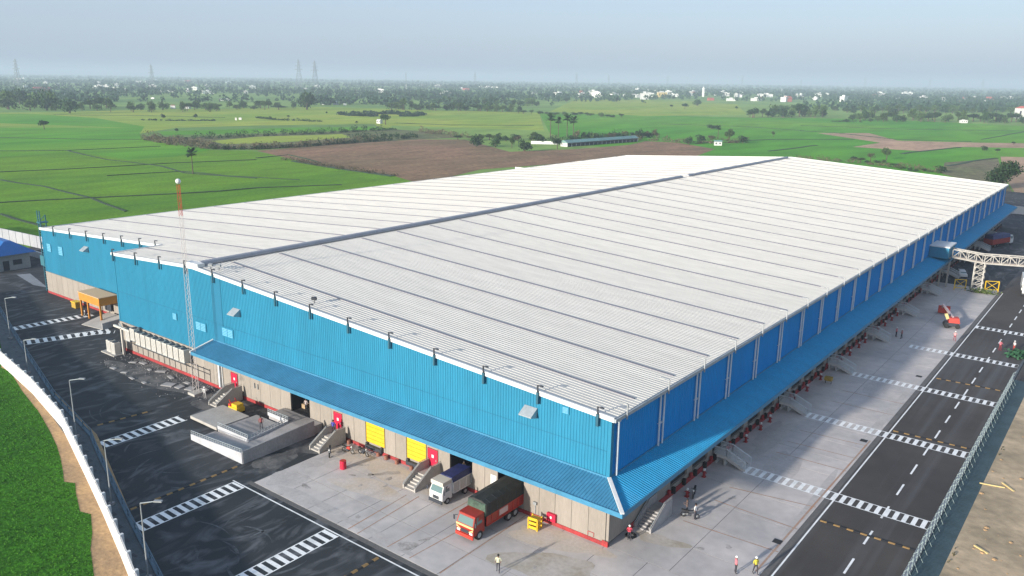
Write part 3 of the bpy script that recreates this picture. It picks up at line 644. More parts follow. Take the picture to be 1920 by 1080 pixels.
# fixtures on the front wall
hb = MB().box(-6.45, -5.45, -PT-.3, -PT-.01, .5, 1.3).build('hose_cabinet', REDDOOR, wh); MB().box(-6.05, -5.85, -PT-.32, -PT-.305, .8, 1.05).build('cabinet_glass', WHITEP, hb)
MB().box(-13.7, -12.95, -PT-.04, -PT-.01, 1.3, 2.9).build('notice_board', WHITEP, wh)
MB().bar((-8.0, -PT-.05, .5), (-8.0, -PT-.05, 1.6), .08).box(-8.2, -7.8, -PT-.2, -PT-.01, 1.5, 1.8).build('switch_box', STEEL, wh)
MB().box(-1.9, -1.2, -PT-.05, -PT-.02, .9, .95).box(-1.9, -1.85, -PT-.05, -PT-.02, .5, .9).box(-1.25, -1.2, -PT-.05, -PT-.02, .5, .9).build('wall_bracket', REDBAND, wh)
for x in (-53.7, -53.0): MB().box(x, x+.12, -PT-.15, -PT-.01, 2.2, 2.9).build('wall_switch', STEEL, wh)
for x in (-29.9, -28.6, -26.9, -34.9, -24.6):
    o = MB().cyl((x, -.65, 0), .24, .5, 10, .2).build('guard_bollard', mat('bollard_rust%d' % int(-x), (.22, .09, .06), .8), None); tag(o, {-29.9: 'short rust-red bollard under the first yellow dock door', -28.6: 'short rust-red bollard midway between the two yellow dock doors', -26.9: 'short rust-red bollard left of the second yellow dock door', -34.9: 'short rust-red bollard between the stairs and first yellow door', -24.6: 'short rust-red bollard under the second yellow dock door'}[x], 'bollard', 'short bollards along the red plinth')
# roof oddments
for (x, y, lb) in ((-63.6, .9, 'left one of two grey floodlights at the roof corner by the ridge'), (-62.6, 1.5, 'right one of two grey floodlights at the roof corner by the ridge'), (-42.9, 1.6, 'lone small dark floodlight lying on the front of the white roof')):
    t = thing('floodlight', lb, 'floodlight', (x, y, zr(x)+.05), .4, 'floodlights on the roof edge')
    MB().bar((0, 0, 0), (0, 0, .5), .08).build('bracket', DKMET, t); MB().hull([(-.3, -.15, .4), (.3, -.15, .4), (.3, .15, .45), (-.3, .15, .45)], [(-.3, -.2, .7), (.3, -.2, .7), (.3, .1, .8), (-.3, .1, .8)]).build('lamp_head', STEEL if x < -50 else DKMET, t)
# teal ladder frame on the far left corner
lt = thing('access_ladder', 'tall teal access ladder frame on the far left corner of the blue wall', 'ladder', (-W-.6, YS+.2, 0))
TEAL = mat('teal_paint', (.02, .12, .16), .6)
MB().bar((-.9, 0, 0), (-.9, 0, 16), .16).bar((.1, 0, 0), (.1, 0, 16), .16).bar((-.9, 1.4, 0), (-.9, 1.4, 15), .16).build('ladder_rail', TEAL, lt)
mb = MB()
for k in range(30): mb.bar((-.9, 0, .5+k*.5), (.1, 0, .5+k*.5), .07)
for k in range(7): mb.bar((-.9, 0, 1+k*2.1), (-.9, 1.4, 2.4+k*2.1), .09)
mb.build('rung', TEAL, lt)
MB().box(-1.4, .3, -.3, 1.6, 5.2, 7.2).box(-1.2, .2, -.2, 1.4, 13.6, 13.8).build('landing_box', TEAL, lt)

# ------------------------------------------------------------------ staircases
def stair_mesh(t, n=6, run=.32, rise=.183, wd=1.5, land=1.5, m=CONCW, par=.16, ph=.85):
    """steps go up along +Y from local y=0, landing then wall side"""
    for k in range(n): MB().box(-wd/2, wd/2, run*k, run*(k+1), 0, rise*(k+1)).build('step', m, t)
    top = rise*n; y1 = run*n; MB().box(-wd/2, wd/2, y1, y1+land, 0, top).build('landing', m, t)
    for sx in (-1, 1):
        a = sx*wd/2; b = a+sx*par; x0, x1 = min(a, b), max(a, b)
        loop = [(-.1, 0), (y1+.1, 0), (y1+land, 0), (y1+land, top+ph), (y1+.1, top+ph), (-.1, ph*.55)]
        v = [(x0, p, q) for p, q in loop]+[(x1, p, q) for p, q in loop]; k = len(loop)
        MB().add(v, [tuple(range(k)), tuple(reversed(range(k, 2*k)))]+[(i, k+i, k+(i+1) % k, (i+1) % k) for i in range(k)]).build('parapet', m, t)
        MB().bar(((x0+x1)/2, -.1, ph*.55+.14), ((x0+x1)/2, y1+.1, top+ph+.14), .05).bar(((x0+x1)/2, y1+.1, top+ph+.14), ((x0+x1)/2, y1+land, top+ph+.14), .05).bar(((x0+x1)/2, -.08, ph*.5), ((x0+x1)/2, -.08, ph*.55+.14), .04).bar(((x0+x1)/2, y1+.1, top+ph), ((x0+x1)/2, y1+.1, top+ph+.14), .04).build('handrail', GALV, t)
def open_stair(t, n=6, run=.36, rise=.183, wd=1.55, land=1.4, m=CONCG):
    top = rise*n; y1 = run*n
    for k in range(n): MB().box(-wd/2, wd/2, run*k, run*(k+1)+.03, rise*(k+1)-.07, rise*(k+1)).build('step', m, t)
    MB().box(-wd/2, wd/2, y1, y1+land, top-.15, top).build('landing', m, t)
    for sx in (-1, 1):
        x0, x1 = (wd/2, wd/2+.12) if sx > 0 else (-wd/2-.12, -wd/2)
        lo = [(-.1, 0), (.25, 0), (y1+.1, top-.3), (y1+land, top-.3), (y1+land, top+.06), (y1, top+.06), (-.1, .22)]; k = len(lo)
        MB().add([(x0, p, q) for p, q in lo]+[(x1, p, q) for p, q in lo], [tuple(range(k)), tuple(reversed(range(k, 2*k)))]+[(i, k+i, k+(i+1) % k, (i+1) % k) for i in range(k)]).build('stringer', m, t)
        xc = (x0+x1)/2; pts = [(-.1, .22), (y1, top+.06), (y1+land, top+.06)]; mb = MB()
        for (a, za), (b, zb) in zip(pts[:-1], pts[1:]):
            mb.bar((xc, a, za+.85), (xc, b, zb+.85), .09); q = int((b-a)/.13)
            for i in range(q+1): u = i/q; mb.bar((xc, a+(b-a)*u, za+(zb-za)*u), (xc, a+(b-a)*u, za+(zb-za)*u+.85), .045)
        mb.build('railing', PIPE, t)
    for y in (y1+.2, y1+land-.2): MB().box(-wd/2, wd/2, y-.1, y+.1, 0, top-.15).build('support', m, t)

for x, y, lb in ((-21.5, -4.05, 'concrete door stairs immediately left of the white truck'), (-36.4, -4.4, 'concrete door stairs right of the big white ramp'), (-57.1, -4.3, 'concrete door stairs left of the ramp, below the first red door')):
    stair_mesh(thing('staircase', lb, 'staircase', (x, y, 0), 0, 'concrete stairs to the red doors'), n=6, run=.38, wd=1.5, land=1.55)
for k in range(10):
    yc = 23.3+20*k
    t = thing('side_staircase', ('%s side stairs under the long canopy, counted from the near corner' % ordn(k)) if k else 'nearest side stairs under the canopy, at the first zebra crossing', 'staircase', (4.05, yc, .03), R(90), 'side stairs under the long canopy')
    open_stair(t, m=STAIRP)
t = thing('corner_staircase', 'stairs parallel to the wall with a pale outer parapet by the near corner', 'staircase', (1.35, 4.5, 0), 0); stair_mesh(t, n=7, run=.36, rise=.16, wd=1.5, land=1.6, m=CONCG, par=.2, ph=.9)

# ------------------------------------------------------------------ ramp
rp = thing('loading_ramp', 'large pale concrete switchback ramp with ribbed parapets at the front docks', 'ramp')
RW = mat('ramp_white', (.42, .43, .45), .7, .15, .8)
MB().hull([(-50, -11.5, 0), (-40.1, -11.4, 0), (-40.1, -8.5, 0), (-50, -8.5, 0)], [(-50, -11.5, .05), (-40.1, -11.4, .75), (-40.1, -8.5, .75), (-50, -8.5, .05)]).build('lower_lane', CONCG, rp)
MB().hull([(-43.4, -8.5, 0), (-40.1, -8.5, 0), (-40.1, -2.6, 0), (-43.4, -2.6, 0)], [(-43.4, -8.5, .52), (-40.1, -8.5, .75), (-40.1, -2.6, 1.1), (-43.4, -2.6, 1.1)]).build('upper_lane', CONCG, rp)
MB().box(-47.5, -40.1, -2.6, -.3, 0, 1.1).build('landing', CONCG, rp)
MB().box(-49.5, -43.4, -8.5, -3, 0, .5).build('inner_platform', CONCG, rp)
MB().box(-55.3, -49.6, -8.6, -4.0, 0.25, .62).build('platform_slab', CONCW, rp)
MB().box(-55.0, -50, -8.3, -4.3, 0.0, .24).build('platform_base', DKMET, rp)
def parapet(pts, h, th=.18, nm='parapet', dz=0):
    hh = h
    for (a, b) in zip(pts[:-1], pts[1:]):
        a0, a1 = Vector(a), Vector(b); d = (a1-a0); d.z = 0; d.normalize(); nn = Vector((-d.y, d.x, 0))*th/2
        h0, h1 = hh, hh+dz; pb = MB().hull([(a0-nn)*1, (a1-nn)*1, a1+nn, a0+nn], [(a0-nn)+Vector((0, 0, h0)), (a1-nn)+Vector((0, 0, h1)), a1+nn+Vector((0, 0, h1)), a0+nn+Vector((0, 0, h0))]).build(nm, RW, rp); a0.z += h0; a1.z += h1; h = 0
        L_ = (a1-a0).length; n = int(L_/.45); mb = MB()
        for k in range(n+1):
            q = a0.lerp(a1, k/n); mb.bar((q.x, q.y, q.z+h), (q.x, q.y, q.z+h+.42), .05)
        mb.bar((a0.x, a0.y, a0.z+h+.42), (a1.x, a1.y, a1.z+h+.42), .06).bar((a0.x, a0.y, a0.z+h+.2), (a1.x, a1.y, a1.z+h+.2), .04)
        mb.build('railing', GALV, pb)
parapet([(-50.1, -11.6, .0), (-40.0, -11.5, .0)], .72, dz=.62)
MB().hull([(-40.1, -11.5, 0), (-39.92, -11.5, 0), (-39.92, -1.6, 0), (-40.1, -1.6, 0)], [(-40.1, -11.5, 1.5), (-39.92, -11.5, 1.5), (-39.92, -1.6, 1.9), (-40.1, -1.6, 1.9)]).build('side_parapet', CONCG, rp)
parapet([(-49.5, -8.45, .35), (-43.45, -8.45, .45)], .55, .14); parapet([(-43.45, -8.4, .45), (-43.45, -2.8, .85)], .4, .14); parapet([(-47.5, -2.7, .9), (-43.5, -2.7, .9)], .45, .14)
fl = thing('pallet_mover', 'small yellow machine with red parts beside the beige ramp slab', 'machine', (-53.2, -3.4, 0))
MB().box(-.9, .9, -.6, .6, .25, .8).box(-.3, .8, -.5, .5, .8, 1.25).build('body', YELLOWP, fl); MB().box(-.95, -.5, -.55, .55, .8, 1.1).bar((-.3, -.4, .8), (-.9, -.4, 1.6), .09).bar((-.3, .4, .8), (-.9, .4, 1.6), .09).build('frame', TERRA, fl)
for sx in (-.6, .6):
    for sy in (-.7, .55): MB().cyl((sx, sy, .27), .27, .16, 12, axis='Y').build('wheel', RUBBER, fl)

# ------------------------------------------------------------------ cooling units
cu_ = None
UW = mat('unit_white', (.50, .48, .43), .6, .12, 1)
names = ['leftmost', 'second', 'third', 'fourth', 'fifth', 'sixth', 'seventh', 'eighth', 'ninth', 'tenth', 'rightmost']
for k in range(11):
    x = -83.9+1.5*k
    lb = '%s tall white cooling unit in the row on the wall brackets' % names[k] if k in (0, 10) else '%s tall white cooling unit from the left on the wall brackets' % names[k]
    if k == 0:
        cu_ = thing('cooling_unit', lb, 'cooling unit', (x, -1.0, 2.55), 0, 'row of cooling units on the blue wall')
        MB().box(-.62, .62, -.45, .45, .1, 1.9).build('casing', UW, cu_); mb = MB()
        for q in range(8): mb.box(-.5, .5, -.475, -.452, .25+q*.2, .33+q*.2)
        mb.build('grille', STEEL, cu_); MB().cyl((0, 0, 1.9), .42, .1, 14).build('fan_cowl', DKMET, cu_); MB().box(-.7, .7, -.5, .75, 0, .1).bar((-.6, .78, -.9), (-.6, -.4, 0), .06).bar((.6, .78, -.9), (.6, -.4, 0), .06).build('bracket', STEEL, cu_)
    else: dup(cu_, (x, -1.0, 2.55 if k > 1 else 2.9), label=lb)
for i, (x, y, lb) in enumerate(((-88.2, -2.0, 'white cooling unit standing on the asphalt at the left end'), (-86.6, -2.1, 'white cooling unit on the asphalt just right of its twin'))):
    c = dup(cu_, (x, y, .1), label=lb); c['group'] = 'ground standing cooling units'
MB().box(-89.4, -85.8, -2.9, -1.2, 0, .12)
o = MB().box(-89.6, -85.6, -3.0, -1.2, .015, .18).build('equipment_pad', CONCW); tag(o, 'low pale concrete pad under the two ground cooling units', 'concrete pad')
fr = thing('pipe_frame', 'pale steel pipe frame at the left end of the cooling units', 'frame', (-85.6, -1.4, 0))
MB().bar((0, 0, 0), (0, 0, 4.3), .3).bar((-2.2, 0, 4.3), (2.5, 0, 4.3), .3).bar((-2.2, .8, 4.4), (0, 0, 4.4), .2).build('gantry', UW, fr)
mb = MB()
for k in range(14): mb.bar((-83.5+1.5*k, -.24, .5), (-83.5+1.5*k, -.24, 2.4), .05)
mb.bar((-84.5, -.26, 1.6), (-64, -.26, 1.6), .07).bar((-84.5, -.26, 2.2), (-64, -.26, 2.2), .09).build('service_pipes', DKMET, wh)
pls = [((-81.1, -2.4), 1.2, .6), ((-77.9, -5.4), 1.0, .5), ((-80.8, -5.5), 1.2, .6), ((-74.8, -5.9), 1.3, .4), ((-71.8, -5.7), 1.0, .5), ((-71, -2.2), 1.6, .6), ((-74.3, -1.8), 1.6, .7), ((-79.6, -1.6), 1.5, .7), ((-66.6, -3.4), 1.1, 1.3), ((-64.9, -2.8), 1.3, 1.5), ((-68.6, -3.9), 1.8, 1.5), ((-67.2, -1.9), 1.2, .6), ((-76.2, -2.5), 1.0, .5), ((-63.2, -1.7), 1.4, .6)]
srt = sorted(pls, key=lambda q: q[0][0])
for i, ((x, y), a, b) in enumerate(srt):
    a *= .5; b *= .7; mb = MB().hull([(-a, -b*.5, .02), (a*.9, -b*.6, .02), (a, b*.5, .02), (-a*.8, b*.6, .02)], [(-a, -b*.5, .13), (a*.9, -b*.6, .11), (a, b*.5, .15), (-a*.8, b*.6, .14)]); o = mb.build('cover_slab', CONCG); o.location = (x, y, 0); o.rotation_euler = (0, 0, random.uniform(-.2, .2)+(.6 if i % 3 == 0 else 0))
    tag(o, '%s loose pale concrete slab from the left below the cooling units' % ordn(i), 'concrete slab', 'loose slabs on the asphalt below the units')
dbr = MB()
for i in range(420):
    x = random.uniform(-86, -60); y = -random.expovariate(.45)-.5; s_ = random.uniform(.02, .085)
    if y > -7: dbr.ball((x, y, s_*.4), s_, 5, 3, .7)
tag(dbr.build('rubble', CONCG), 'scattered pale rubble and grit along the wall below the cooling units', 'rubble', kind='stuff')

struct('dusty_ground', MB().sheet(blob(-37.9, -8.8, 1.5, 3.4, 0, 80, 30), .0055).sheet(blob(-73, -3.0, 12.5, 2.6, -.02, 77, 40), .0045).sheet(blob(-57, -3, 5, 2.2, 0, 78, 30), .005).sheet(blob(-38.5, -4.5, 3.4, 2.0, .3, 79, 30), .005), mat('dusty_asphalt', (.13, .125, .12), .95, .3, .5, col2=(.045, .048, .052), lo=.38, hi=.62, distort=1))
# ------------------------------------------------------------------ radio mast
ms = thing('radio_mast', 'tall thin red and white lattice mast with a white ball on top', 'mast', (-62.6, -3.3, 0))
MW = mat('mast_white', (.55, .5, .48), .5)
for s0 in range(7):
    z0 = s0*4.05; z1 = z0+4.05; mb = MB(); wd = lambda z: .42-.2*z/28.4
    def cor(i, z): a = 2*math.pi*i/3+.4; return (wd(z)*math.cos(a), wd(z)*math.sin(a), z)
    for i in range(3): mb.bar(cor(i, z0), cor(i, z1), .04)
    for k in range(5):
        za = z0+.81*k; zb = za+.81
        for i in range(3): mb.bar(cor(i, za), cor((i+1) % 3, zb), .022)
    mb.build('mast_section', TERRA if s0 == 6 else MW, ms)
MB().ball((0, 0, 28.75), .34, 12, 8).build('beacon_ball', WHITEP, ms, True)
MB().box(-.8, .8, -.8, .8, .015, .35).build('footing', CONCW, ms)

# ------------------------------------------------------------------ yellow shelter
sh = thing('door_shelter', 'orange-yellow box shelter over a doorway in the wall recess', 'shelter', (-108.6, 7.7, 0))
MB().box(-3.2, 4.2, -3.4, -.2, 3.0, 4.4).build('canopy_box', ORANGEP, sh); MB().box(-3.3, 4.3, -3.5, -.15, 4.4, 4.5).build('canopy_roof', mat('shelter_top', (.55, .36, .2), .6), sh)
for x in (-.4, 4.0, -3.0):
    MB().bar((x, -3.2, 0), (x, -3.2, 3.0), .28).build('post', ORANGEP, sh)
MB().box(-.5, 1.8, -.35, -.22, 1.0, 3.0).build('door', DKMET, sh)
rs = thing('door_ramp', 'pale concrete door ramp under the orange shelter', 'ramp', (-103.6, 4.6, 0), .15)
MB().hull([(-3, -2.4, .01), (2.6, -2.4, .01), (2.6, 2.6, .01), (-3, 2.6, .01)], [(-3, -2.4, .1), (2.6, -2.4, .1), (2.6, 2.6, 1.0), (-3, 2.6, 1.0)]).build('ramp_slab', CONCW, rs)
MB().box(2.6, 2.75, -2.4, 2.6, 0, 1.1).build('kerb_wall', CONCG, rs)
yb_ = thing('yellow_crate', 'pale yellow stand on asphalt left of the orange shelter', 'stand', (-117.6, 6.2, 0)); MB().box(-.8, .8, -.5, .5, .05, 1.1).build('body', YELLOWD, yb_); MB().box(-.9, .9, -.6, .6, 1.1, 1.25).build('top', YELLOWP, yb_)
ci = thing('parked_motorbike', 'dark purple scooter parked beside the orange shelter', 'scooter', (-111.6, 5.2, 0), .6)

# ------------------------------------------------------------------ perimeter, left
wl = thing('compound_wall', 'long white compound wall bending along the rice field at left', 'wall')
WP = [(-140, -3.0), (-95.2, -15.1), (-79.6, -17.1), (-65, -19.7), (-50.4, -23.8), (-41, -26.5), (-32.4, -29.1), (-20, -33), (-8, -37)]
WHW = mat('wall_white', (.62, .60, .56), .8, .1, .4)
for a, b in zip(WP[:-1], WP[1:]):
    a = Vector(a); b = Vector(b); d = b-a; n = max(1, round(d.length/3.2)); s_ = d/n
    for k in range(n):
        p = a+s_*k; q = a+s_*(k+1); u = d.normalized()
        MB().bar((p.x+u.x*.02, p.y+u.y*.02, 1.1), (q.x-u.x*.02, q.y-u.y*.02, 1.1), .16, 2.2).build('wall_panel', WHW, wl)
mb = MB()
for a, b in zip(WP[:-1], WP[1:]):
    a = Vector(a); b = Vector(b); n = max(1, round((b-a).length/3.2))
    for k in range(n): q = a.lerp(b, k/n); mb.box(q.x-.14, q.x+.14, q.y-.05, q.y+.3, 0, 2.35)
mb.build('wall_posts', TRIMW, wl)
off = lambda P, dy: [(x, y+dy) for x, y in P]
K = [(-181, 9), (-125.1, -3.7), (-103.0, -9.3), (-75.8, -15.9), (-59.9, -18.7), (-54.7, -20.4), (-38.8, -25.2), (-27.4, -28.5), (-8, -34.2)]
mb = MB(); V1 = [(-181, -1), (-140, -2.8)]+WP[1:]
for (a, b) in zip(K[:-1], K[1:]):
    yv = lambda x, P_: next((p[1]+(q[1]-p[1])*(x-p[0])/(q[0]-p[0]) for p, q in zip(P_[:-1], P_[1:]) if p[0] <= x <= q[0]), P_[-1][1])
    mb.add([(a[0], yv(a[0], V1)+.1, .045), (b[0], yv(b[0], V1)+.1, .045), (b[0], b[1], .045), (a[0], a[1], .045)], [(0, 1, 2, 3)])
struct('drain_strip', mb, DRAIN)
mb = MB()
for a, b in zip(K[:-1], K[1:]): mb.bar((a[0], a[1], .08), (b[0], b[1], .08), .35, .15)
struct('kerb', mb, KERBB)
mb = MB()
tg = MB()
for a, b in zip(K[1:-1], K[2:]):
    a = Vector(a); b = Vector(b); d = (b-a).normalized(); n = int((b-a).length/2.6)
    for k in range(n):
        q = a.lerp(b, (k+.4)/n)-Vector((0, 1.1)); tg.box(q.x-.35, q.x+.35, q.y-.16, q.y+.16, .046, .06)
struct('drain_grates', tg, DKMET)
# railing on the kerb
lr = thing('kerb_railing', 'low blue-grey pipe railing along the left kerb of the dark road', 'railing')
mb = MB(); post = MB().bar((0, 0, .1), (0, 0, 1.0), .09).mesh('railing_post', KERBB)
for a, b in zip(K[1:-1], K[2:]):
    a = Vector(a); b = Vector(b); n = max(1, round((b-a).length/3))
    for z in (.55, .98): mb.bar((a.x, a.y, z), (b.x, b.y, z), .08)
    for k in range(n): q = a.lerp(b, k/n); link('railing_post', post, lr, (q.x, q.y, 0))
mb.build('rail', KERBB, lr)
def lamp(x, y, h, label, rz=0, grp='street lamps along the left wall'):
    t = thing('street_lamp', label, 'street lamp', (x, y, 0), rz, grp)
    MB().cyl((0, 0, .015), .085, h, 8, .045).build('pole', STEEL, t); MB().bar((0, 0, h), (1.4, 0, h+.25), .07).build('arm', GALV, t); MB().box(1.2, 1.9, -.14, .14, h+.2, h+.32).build('lamp_head', STEEL, t); MB().box(-.25, .25, -.25, .25, .015, .3).build('base_block', CONCG, t)
for x, y, h, lb in ((-61.0, -19.9, 7.2, 'slim grey street lamp by the bend of the white wall'), (-42.3, -25.1, 7.0, 'slim street lamp by the bump across dark asphalt, left foreground'), (-27.6, -29.3, 7.2, 'nearest slim street lamp, cut by the bottom edge'), (-106.8, -9.2, 6.8, 'farthest slim street lamp at the left picture edge'), (-88.0, -14.2, 5.0, 'short street lamp where the white wall leaves the picture')):
    lamp(x, y, h, lb, .6)

# blue roofed gatehouse and the back wall
gh = thing('gatehouse', 'small building with a bright blue roof at the left picture edge', 'building', (-163.5, 11, 0))
MB().box(-14, 5.5, -3, 4, .0, 3.6).build('wall', STEEL, gh); MB().hull([(-15, -4, 3.6), (6.8, -4, 3.6), (6.8, 5, 3.6), (-15, 5, 3.6)], [(-14, -.2, 6.2), (4.0, -.2, 6.2), (4.0, 1.2, 6.2), (-14, 1.2, 6.2)]).build('roof', BLUEROOF, gh)
for x in (-10, -6, -2, 2): 
    wn = MB().box(x-.6, x+.6, -3.05, -3.0, 1.2, 2.4).build('window', DKMET, gh)
MB().box(3.6, 4.8, -3.06, -3.0, 0, 2.2).build('door', DKMET, gh); MB().box(5.5, 5.56, -1.5, -.3, 0.1, 2.2).box(5.5, 5.56, .5, 2.3, 1.1, 2.2).build('side_opening', DKMET, gh)
bw = thing('back_wall', 'pale panelled boundary wall behind the blue roofed building', 'wall')
A = Vector((-215, 22)); B = Vector((-136, 29)); n = 24
for k in range(n):
    p = A.lerp(B, k/n); q = A.lerp(B, (k+1)/n-.002); MB().bar((p.x, p.y, 1.5), (q.x, q.y, 1.5), .2, 3.0).build('wall_panel', mat('back_wall_grey', (.32, .33, .36), .8, .1, .3) if k == 0 else MATS['back_wall_grey'], bw)
mb = MB().box(-177, -140, 20, 20.3, 0, 1.5); o = mb.build('low_wall', WHITEP); tag(o, 'low white wall segment beside the blue roofed building', 'wall')
struct('pale_apron', MB().sheet([(-153, 10), (-152, 12.3), (-137, 9.4), (-141, 8.4)], .01), mat('apron', (.22, .24, .26), .8, .2, .4))

# ------------------------------------------------------------------ right fence
struct('drain_channel', MB().sheet([(23.3, -5), (25.35, -5), (25.35, 76), (23.3, 76)], .018), DRAINT)
struct('road_kerb', MB().box(23.0, 23.3, -10, 120, .0, .14), DRAIN)
fn = thing('wire_fence', 'pale green wire fence with angled post tops along the right kerb', 'fence')
FG = mat('fence_green', (.26, .33, .32), .6, .2, 1)
pm1 = MB().bar((0, 0, .1), (0, 0, 1.75), .07).bar((0, 0, 1.75), (.35, 0, 2.1), .05).bar((0, 0, 1.1), (.55, .0, .05), .035).mesh('fence_post', FG)
rd = random.Random(3)
for k in range(44): 
    o = link('fence_post', pm1, fn, (23.25, -2+1.75*k, 0)); o.rotation_euler = (0, 0, rd.uniform(-.3, .3))
mb = MB()
for z, dx in ((.4, 0), (.75, 0), (1.1, 0), (1.45, 0), (1.72, 0), (1.9, .15), (2.08, .33)): mb.bar((23.25+dx, -3, z), (23.25+dx, 74, z), .03)
mb.build('fence_wire', GALV, fn)
# ------------------------------------------------------------------ people
def person_mesh(name, pose):
    J = {'pelvis': (0, 0, .95), 'chest': (0, .01, 1.28), 'neck': (0, 0, 1.46), 'head': (0, -.02, 1.60), 'top': (0, -.01, 1.70)}
    st, arm = pose
    E = [('pelvis', 'chest'), ('chest', 'neck'), ('neck', 'head'), ('head', 'top')]; Rd = {'pelvis': .15, 'chest': .17, 'neck': .065, 'head': .10, 'top': .07}
    for s, n in ((-1, 'l'), (1, 'r')):
        f = st*s
        J.update({n+'hip': (.10*s, 0, .90), n+'knee': (.12*s, -.5*f-.02, .50), n+'ank': (.13*s, -f*.7+.03, .10), n+'toe': (.14*s, -f*.7-.16, .05),
                  n+'sho': (.20*s, 0, 1.40), n+'elb': (.27*s, arm[0]*.3+.04*s*st, 1.13), n+'wri': (.24*s+arm[1]*-.08*s, -arm[1]*.25-.03, .92+arm[1]*.28), n+'hand': (.23*s+arm[1]*-.1*s, -arm[1]*.33-.05, .84+arm[1]*.33)})
        Rd.update({n+'hip': .10, n+'knee': .068, n+'ank': .05, n+'toe': .045, n+'sho': .07, n+'elb': .048, n+'wri': .036, n+'hand': .04})
        E += [('pelvis', n+'hip'), (n+'hip', n+'knee'), (n+'knee', n+'ank'), (n+'ank', n+'toe'), ('chest', n+'sho'), (n+'sho', n+'elb'), (n+'elb', n+'wri'), (n+'wri', n+'hand')]
    keys = list(J); me = bpy.data.meshes.new(name); me.from_pydata([J[k] for k in keys], [(keys.index(a), keys.index(b)) for a, b in E], [])
    o = bpy.data.objects.new('tmp', me); COL.objects.link(o); md = o.modifiers.new('s', 'SKIN'); o.modifiers.new('u', 'SUBSURF').levels = 1
    for i, k in enumerate(keys):
        sv = me.skin_vertices[0].data[i]; sv.radius = (Rd[k], Rd[k]*.8); sv.use_root = (k == 'pelvis')
    dg = bpy.context.evaluated_depsgraph_get(); dg.update(); ev = o.evaluated_get(dg); nm = bpy.data.meshes.new_from_object(ev)
    bpy.data.objects.remove(o); nm.name = name; nm.materials.clear()
    for m_ in (SKIN, DKMET, WHITEP): nm.materials.append(m_)
    for p in nm.polygons:
        c = p.center; p.use_smooth = True
        if c.z > 1.47: p.material_index = 0
        elif c.z < .95 and abs(c.x) < .2 and not (abs(c.x) > .195): p.material_index = 1
        elif c.z > 1.1 or abs(c.x) < .19: p.material_index = 2
        else: p.material_index = 0
    return nm
PM = [person_mesh('person_body', (.0, (0, .1))), person_mesh('person_body', (.22, (.1, .3))), person_mesh('person_body', (.1, (0, 1.0)))]
cmats = {}
def cm(c):
    if c not in cmats: cmats[c] = mat('cloth_%d' % len(cmats), c, .8)
    return cmats[c]
hm = MB().ball((0, -.015, 1.645), .135, 10, 6, .85)
hatm = hm.mesh('helmet', WHITEP, True)
hairm = MB().ball((0, .01, 1.645), .118, 10, 6, .9).mesh('hair', HAIR, True)
facem = MB().ball((-.035, -.115, 1.62), .014, 5, 4).ball((.035, -.115, 1.62), .014, 5, 4).mesh('eyes', HAIR)
nosem = MB().ball((0, -.128, 1.59), .018, 5, 4).mesh('nose', SKIN)
def person(x, y, rz, shirt, pants, label, hat=None, pose=0, z=.03, sc=1.0, grp=None):
    t = thing('person', label, 'person', (x, y, z), rz, grp); t.scale = (sc, sc, sc)
    b = link('body', PM[pose], t)
    for i, mm in ((1, cm(pants)), (2, cm(shirt))): b.material_slots[i].link = 'OBJECT'; b.material_slots[i].material = mm
    if hat:
        h = link('helmet', hatm, t); h.material_slots[0].link = 'OBJECT'; h.material_slots[0].material = cm(hat)
    else: link('hair', hairm, t)
    link('eyes', facem, t); link('nose', nosem, t)
WH_, DK, RD, GR, YL, PK = (.6, .6, .6), (.03, .03, .04), (.45, .03, .05), (.03, .25, .1), (.5, .45, .05), (.5, .15, .18)
person(-5.1, -9.6, .5, (.5, .5, .35), DK, 'person in a pale shirt walking on concrete at the bottom edge', pose=1)
person(11.2, 3.4, 2.2, PK, DK, 'person in a pink shirt and white helmet on the near concrete', WH_, 0)
person(12.6, 4.4, 1.0, YL, DK, 'person in a yellow vest and white helmet beside the white line', WH_, 1)
person(4.35, 9.6, 1.6, WH_, DK, 'person in a white shirt standing at the motorbike', None, 0)
person(3.3, 9.9, -1.2, (.12, .08, .07), DK, 'person in a dark brown shirt behind the motorbike', None, 2)
person(4.3, 87.0, 1.4, PK, DK, 'left person in pink by the fourth side stairs', WH_, 0)
person(5.3, 86.4, -1.0, (.4, .2, .2), DK, 'right person in dusty red by the fourth side stairs', WH_, 1)
person(12.6, 91, .3, (.55, .3, .3), (.25, .03, .04), 'person in pale pink with a white helmet near the red lift', WH_, 1)
person(19.4, 90.3, .8, PK, (.2, .02, .03), 'person in pink working on the asphalt at right', None, 2, z=.01)
person(21.2, 91.6, -.8, (.55, .5, .5), (.35, .05, .04), 'person in a white shirt on asphalt beside the green heap', WH_, 0, z=.01)
person(-17.9, .5, 0, (.45, .38, .25), (.3, .25, .2), 'person in tan standing on the dock behind the white truck', None, 2, z=1.02)
person(-44.6, .9, .3, (.35, .3, .3), DK, 'person standing just inside the dark dock opening above the ramp', None, 0, z=1.02)
person(-36.7, -1.4, .3, (.05, .05, .3), DK, 'person in a dark blue shirt at the head of the stairs right of the ramp', None, 0, z=1.1)
person(-60.2, -3.5, .8, (.6, .6, .58), (.35, .35, .35), 'person in white working at the mast foot left of the stairs', WH_, 2, z=.01)
person(-45.3, -5.3, 1.0, (.25, .06, .06), DK, 'person in dark red standing on the inner ramp platform', None, 0, z=.5)
person(1.2, 2.2, .4, (.5, .05, .08), DK, 'person in a red shirt crouched at the near warehouse corner', WH_, 2, sc=.9)

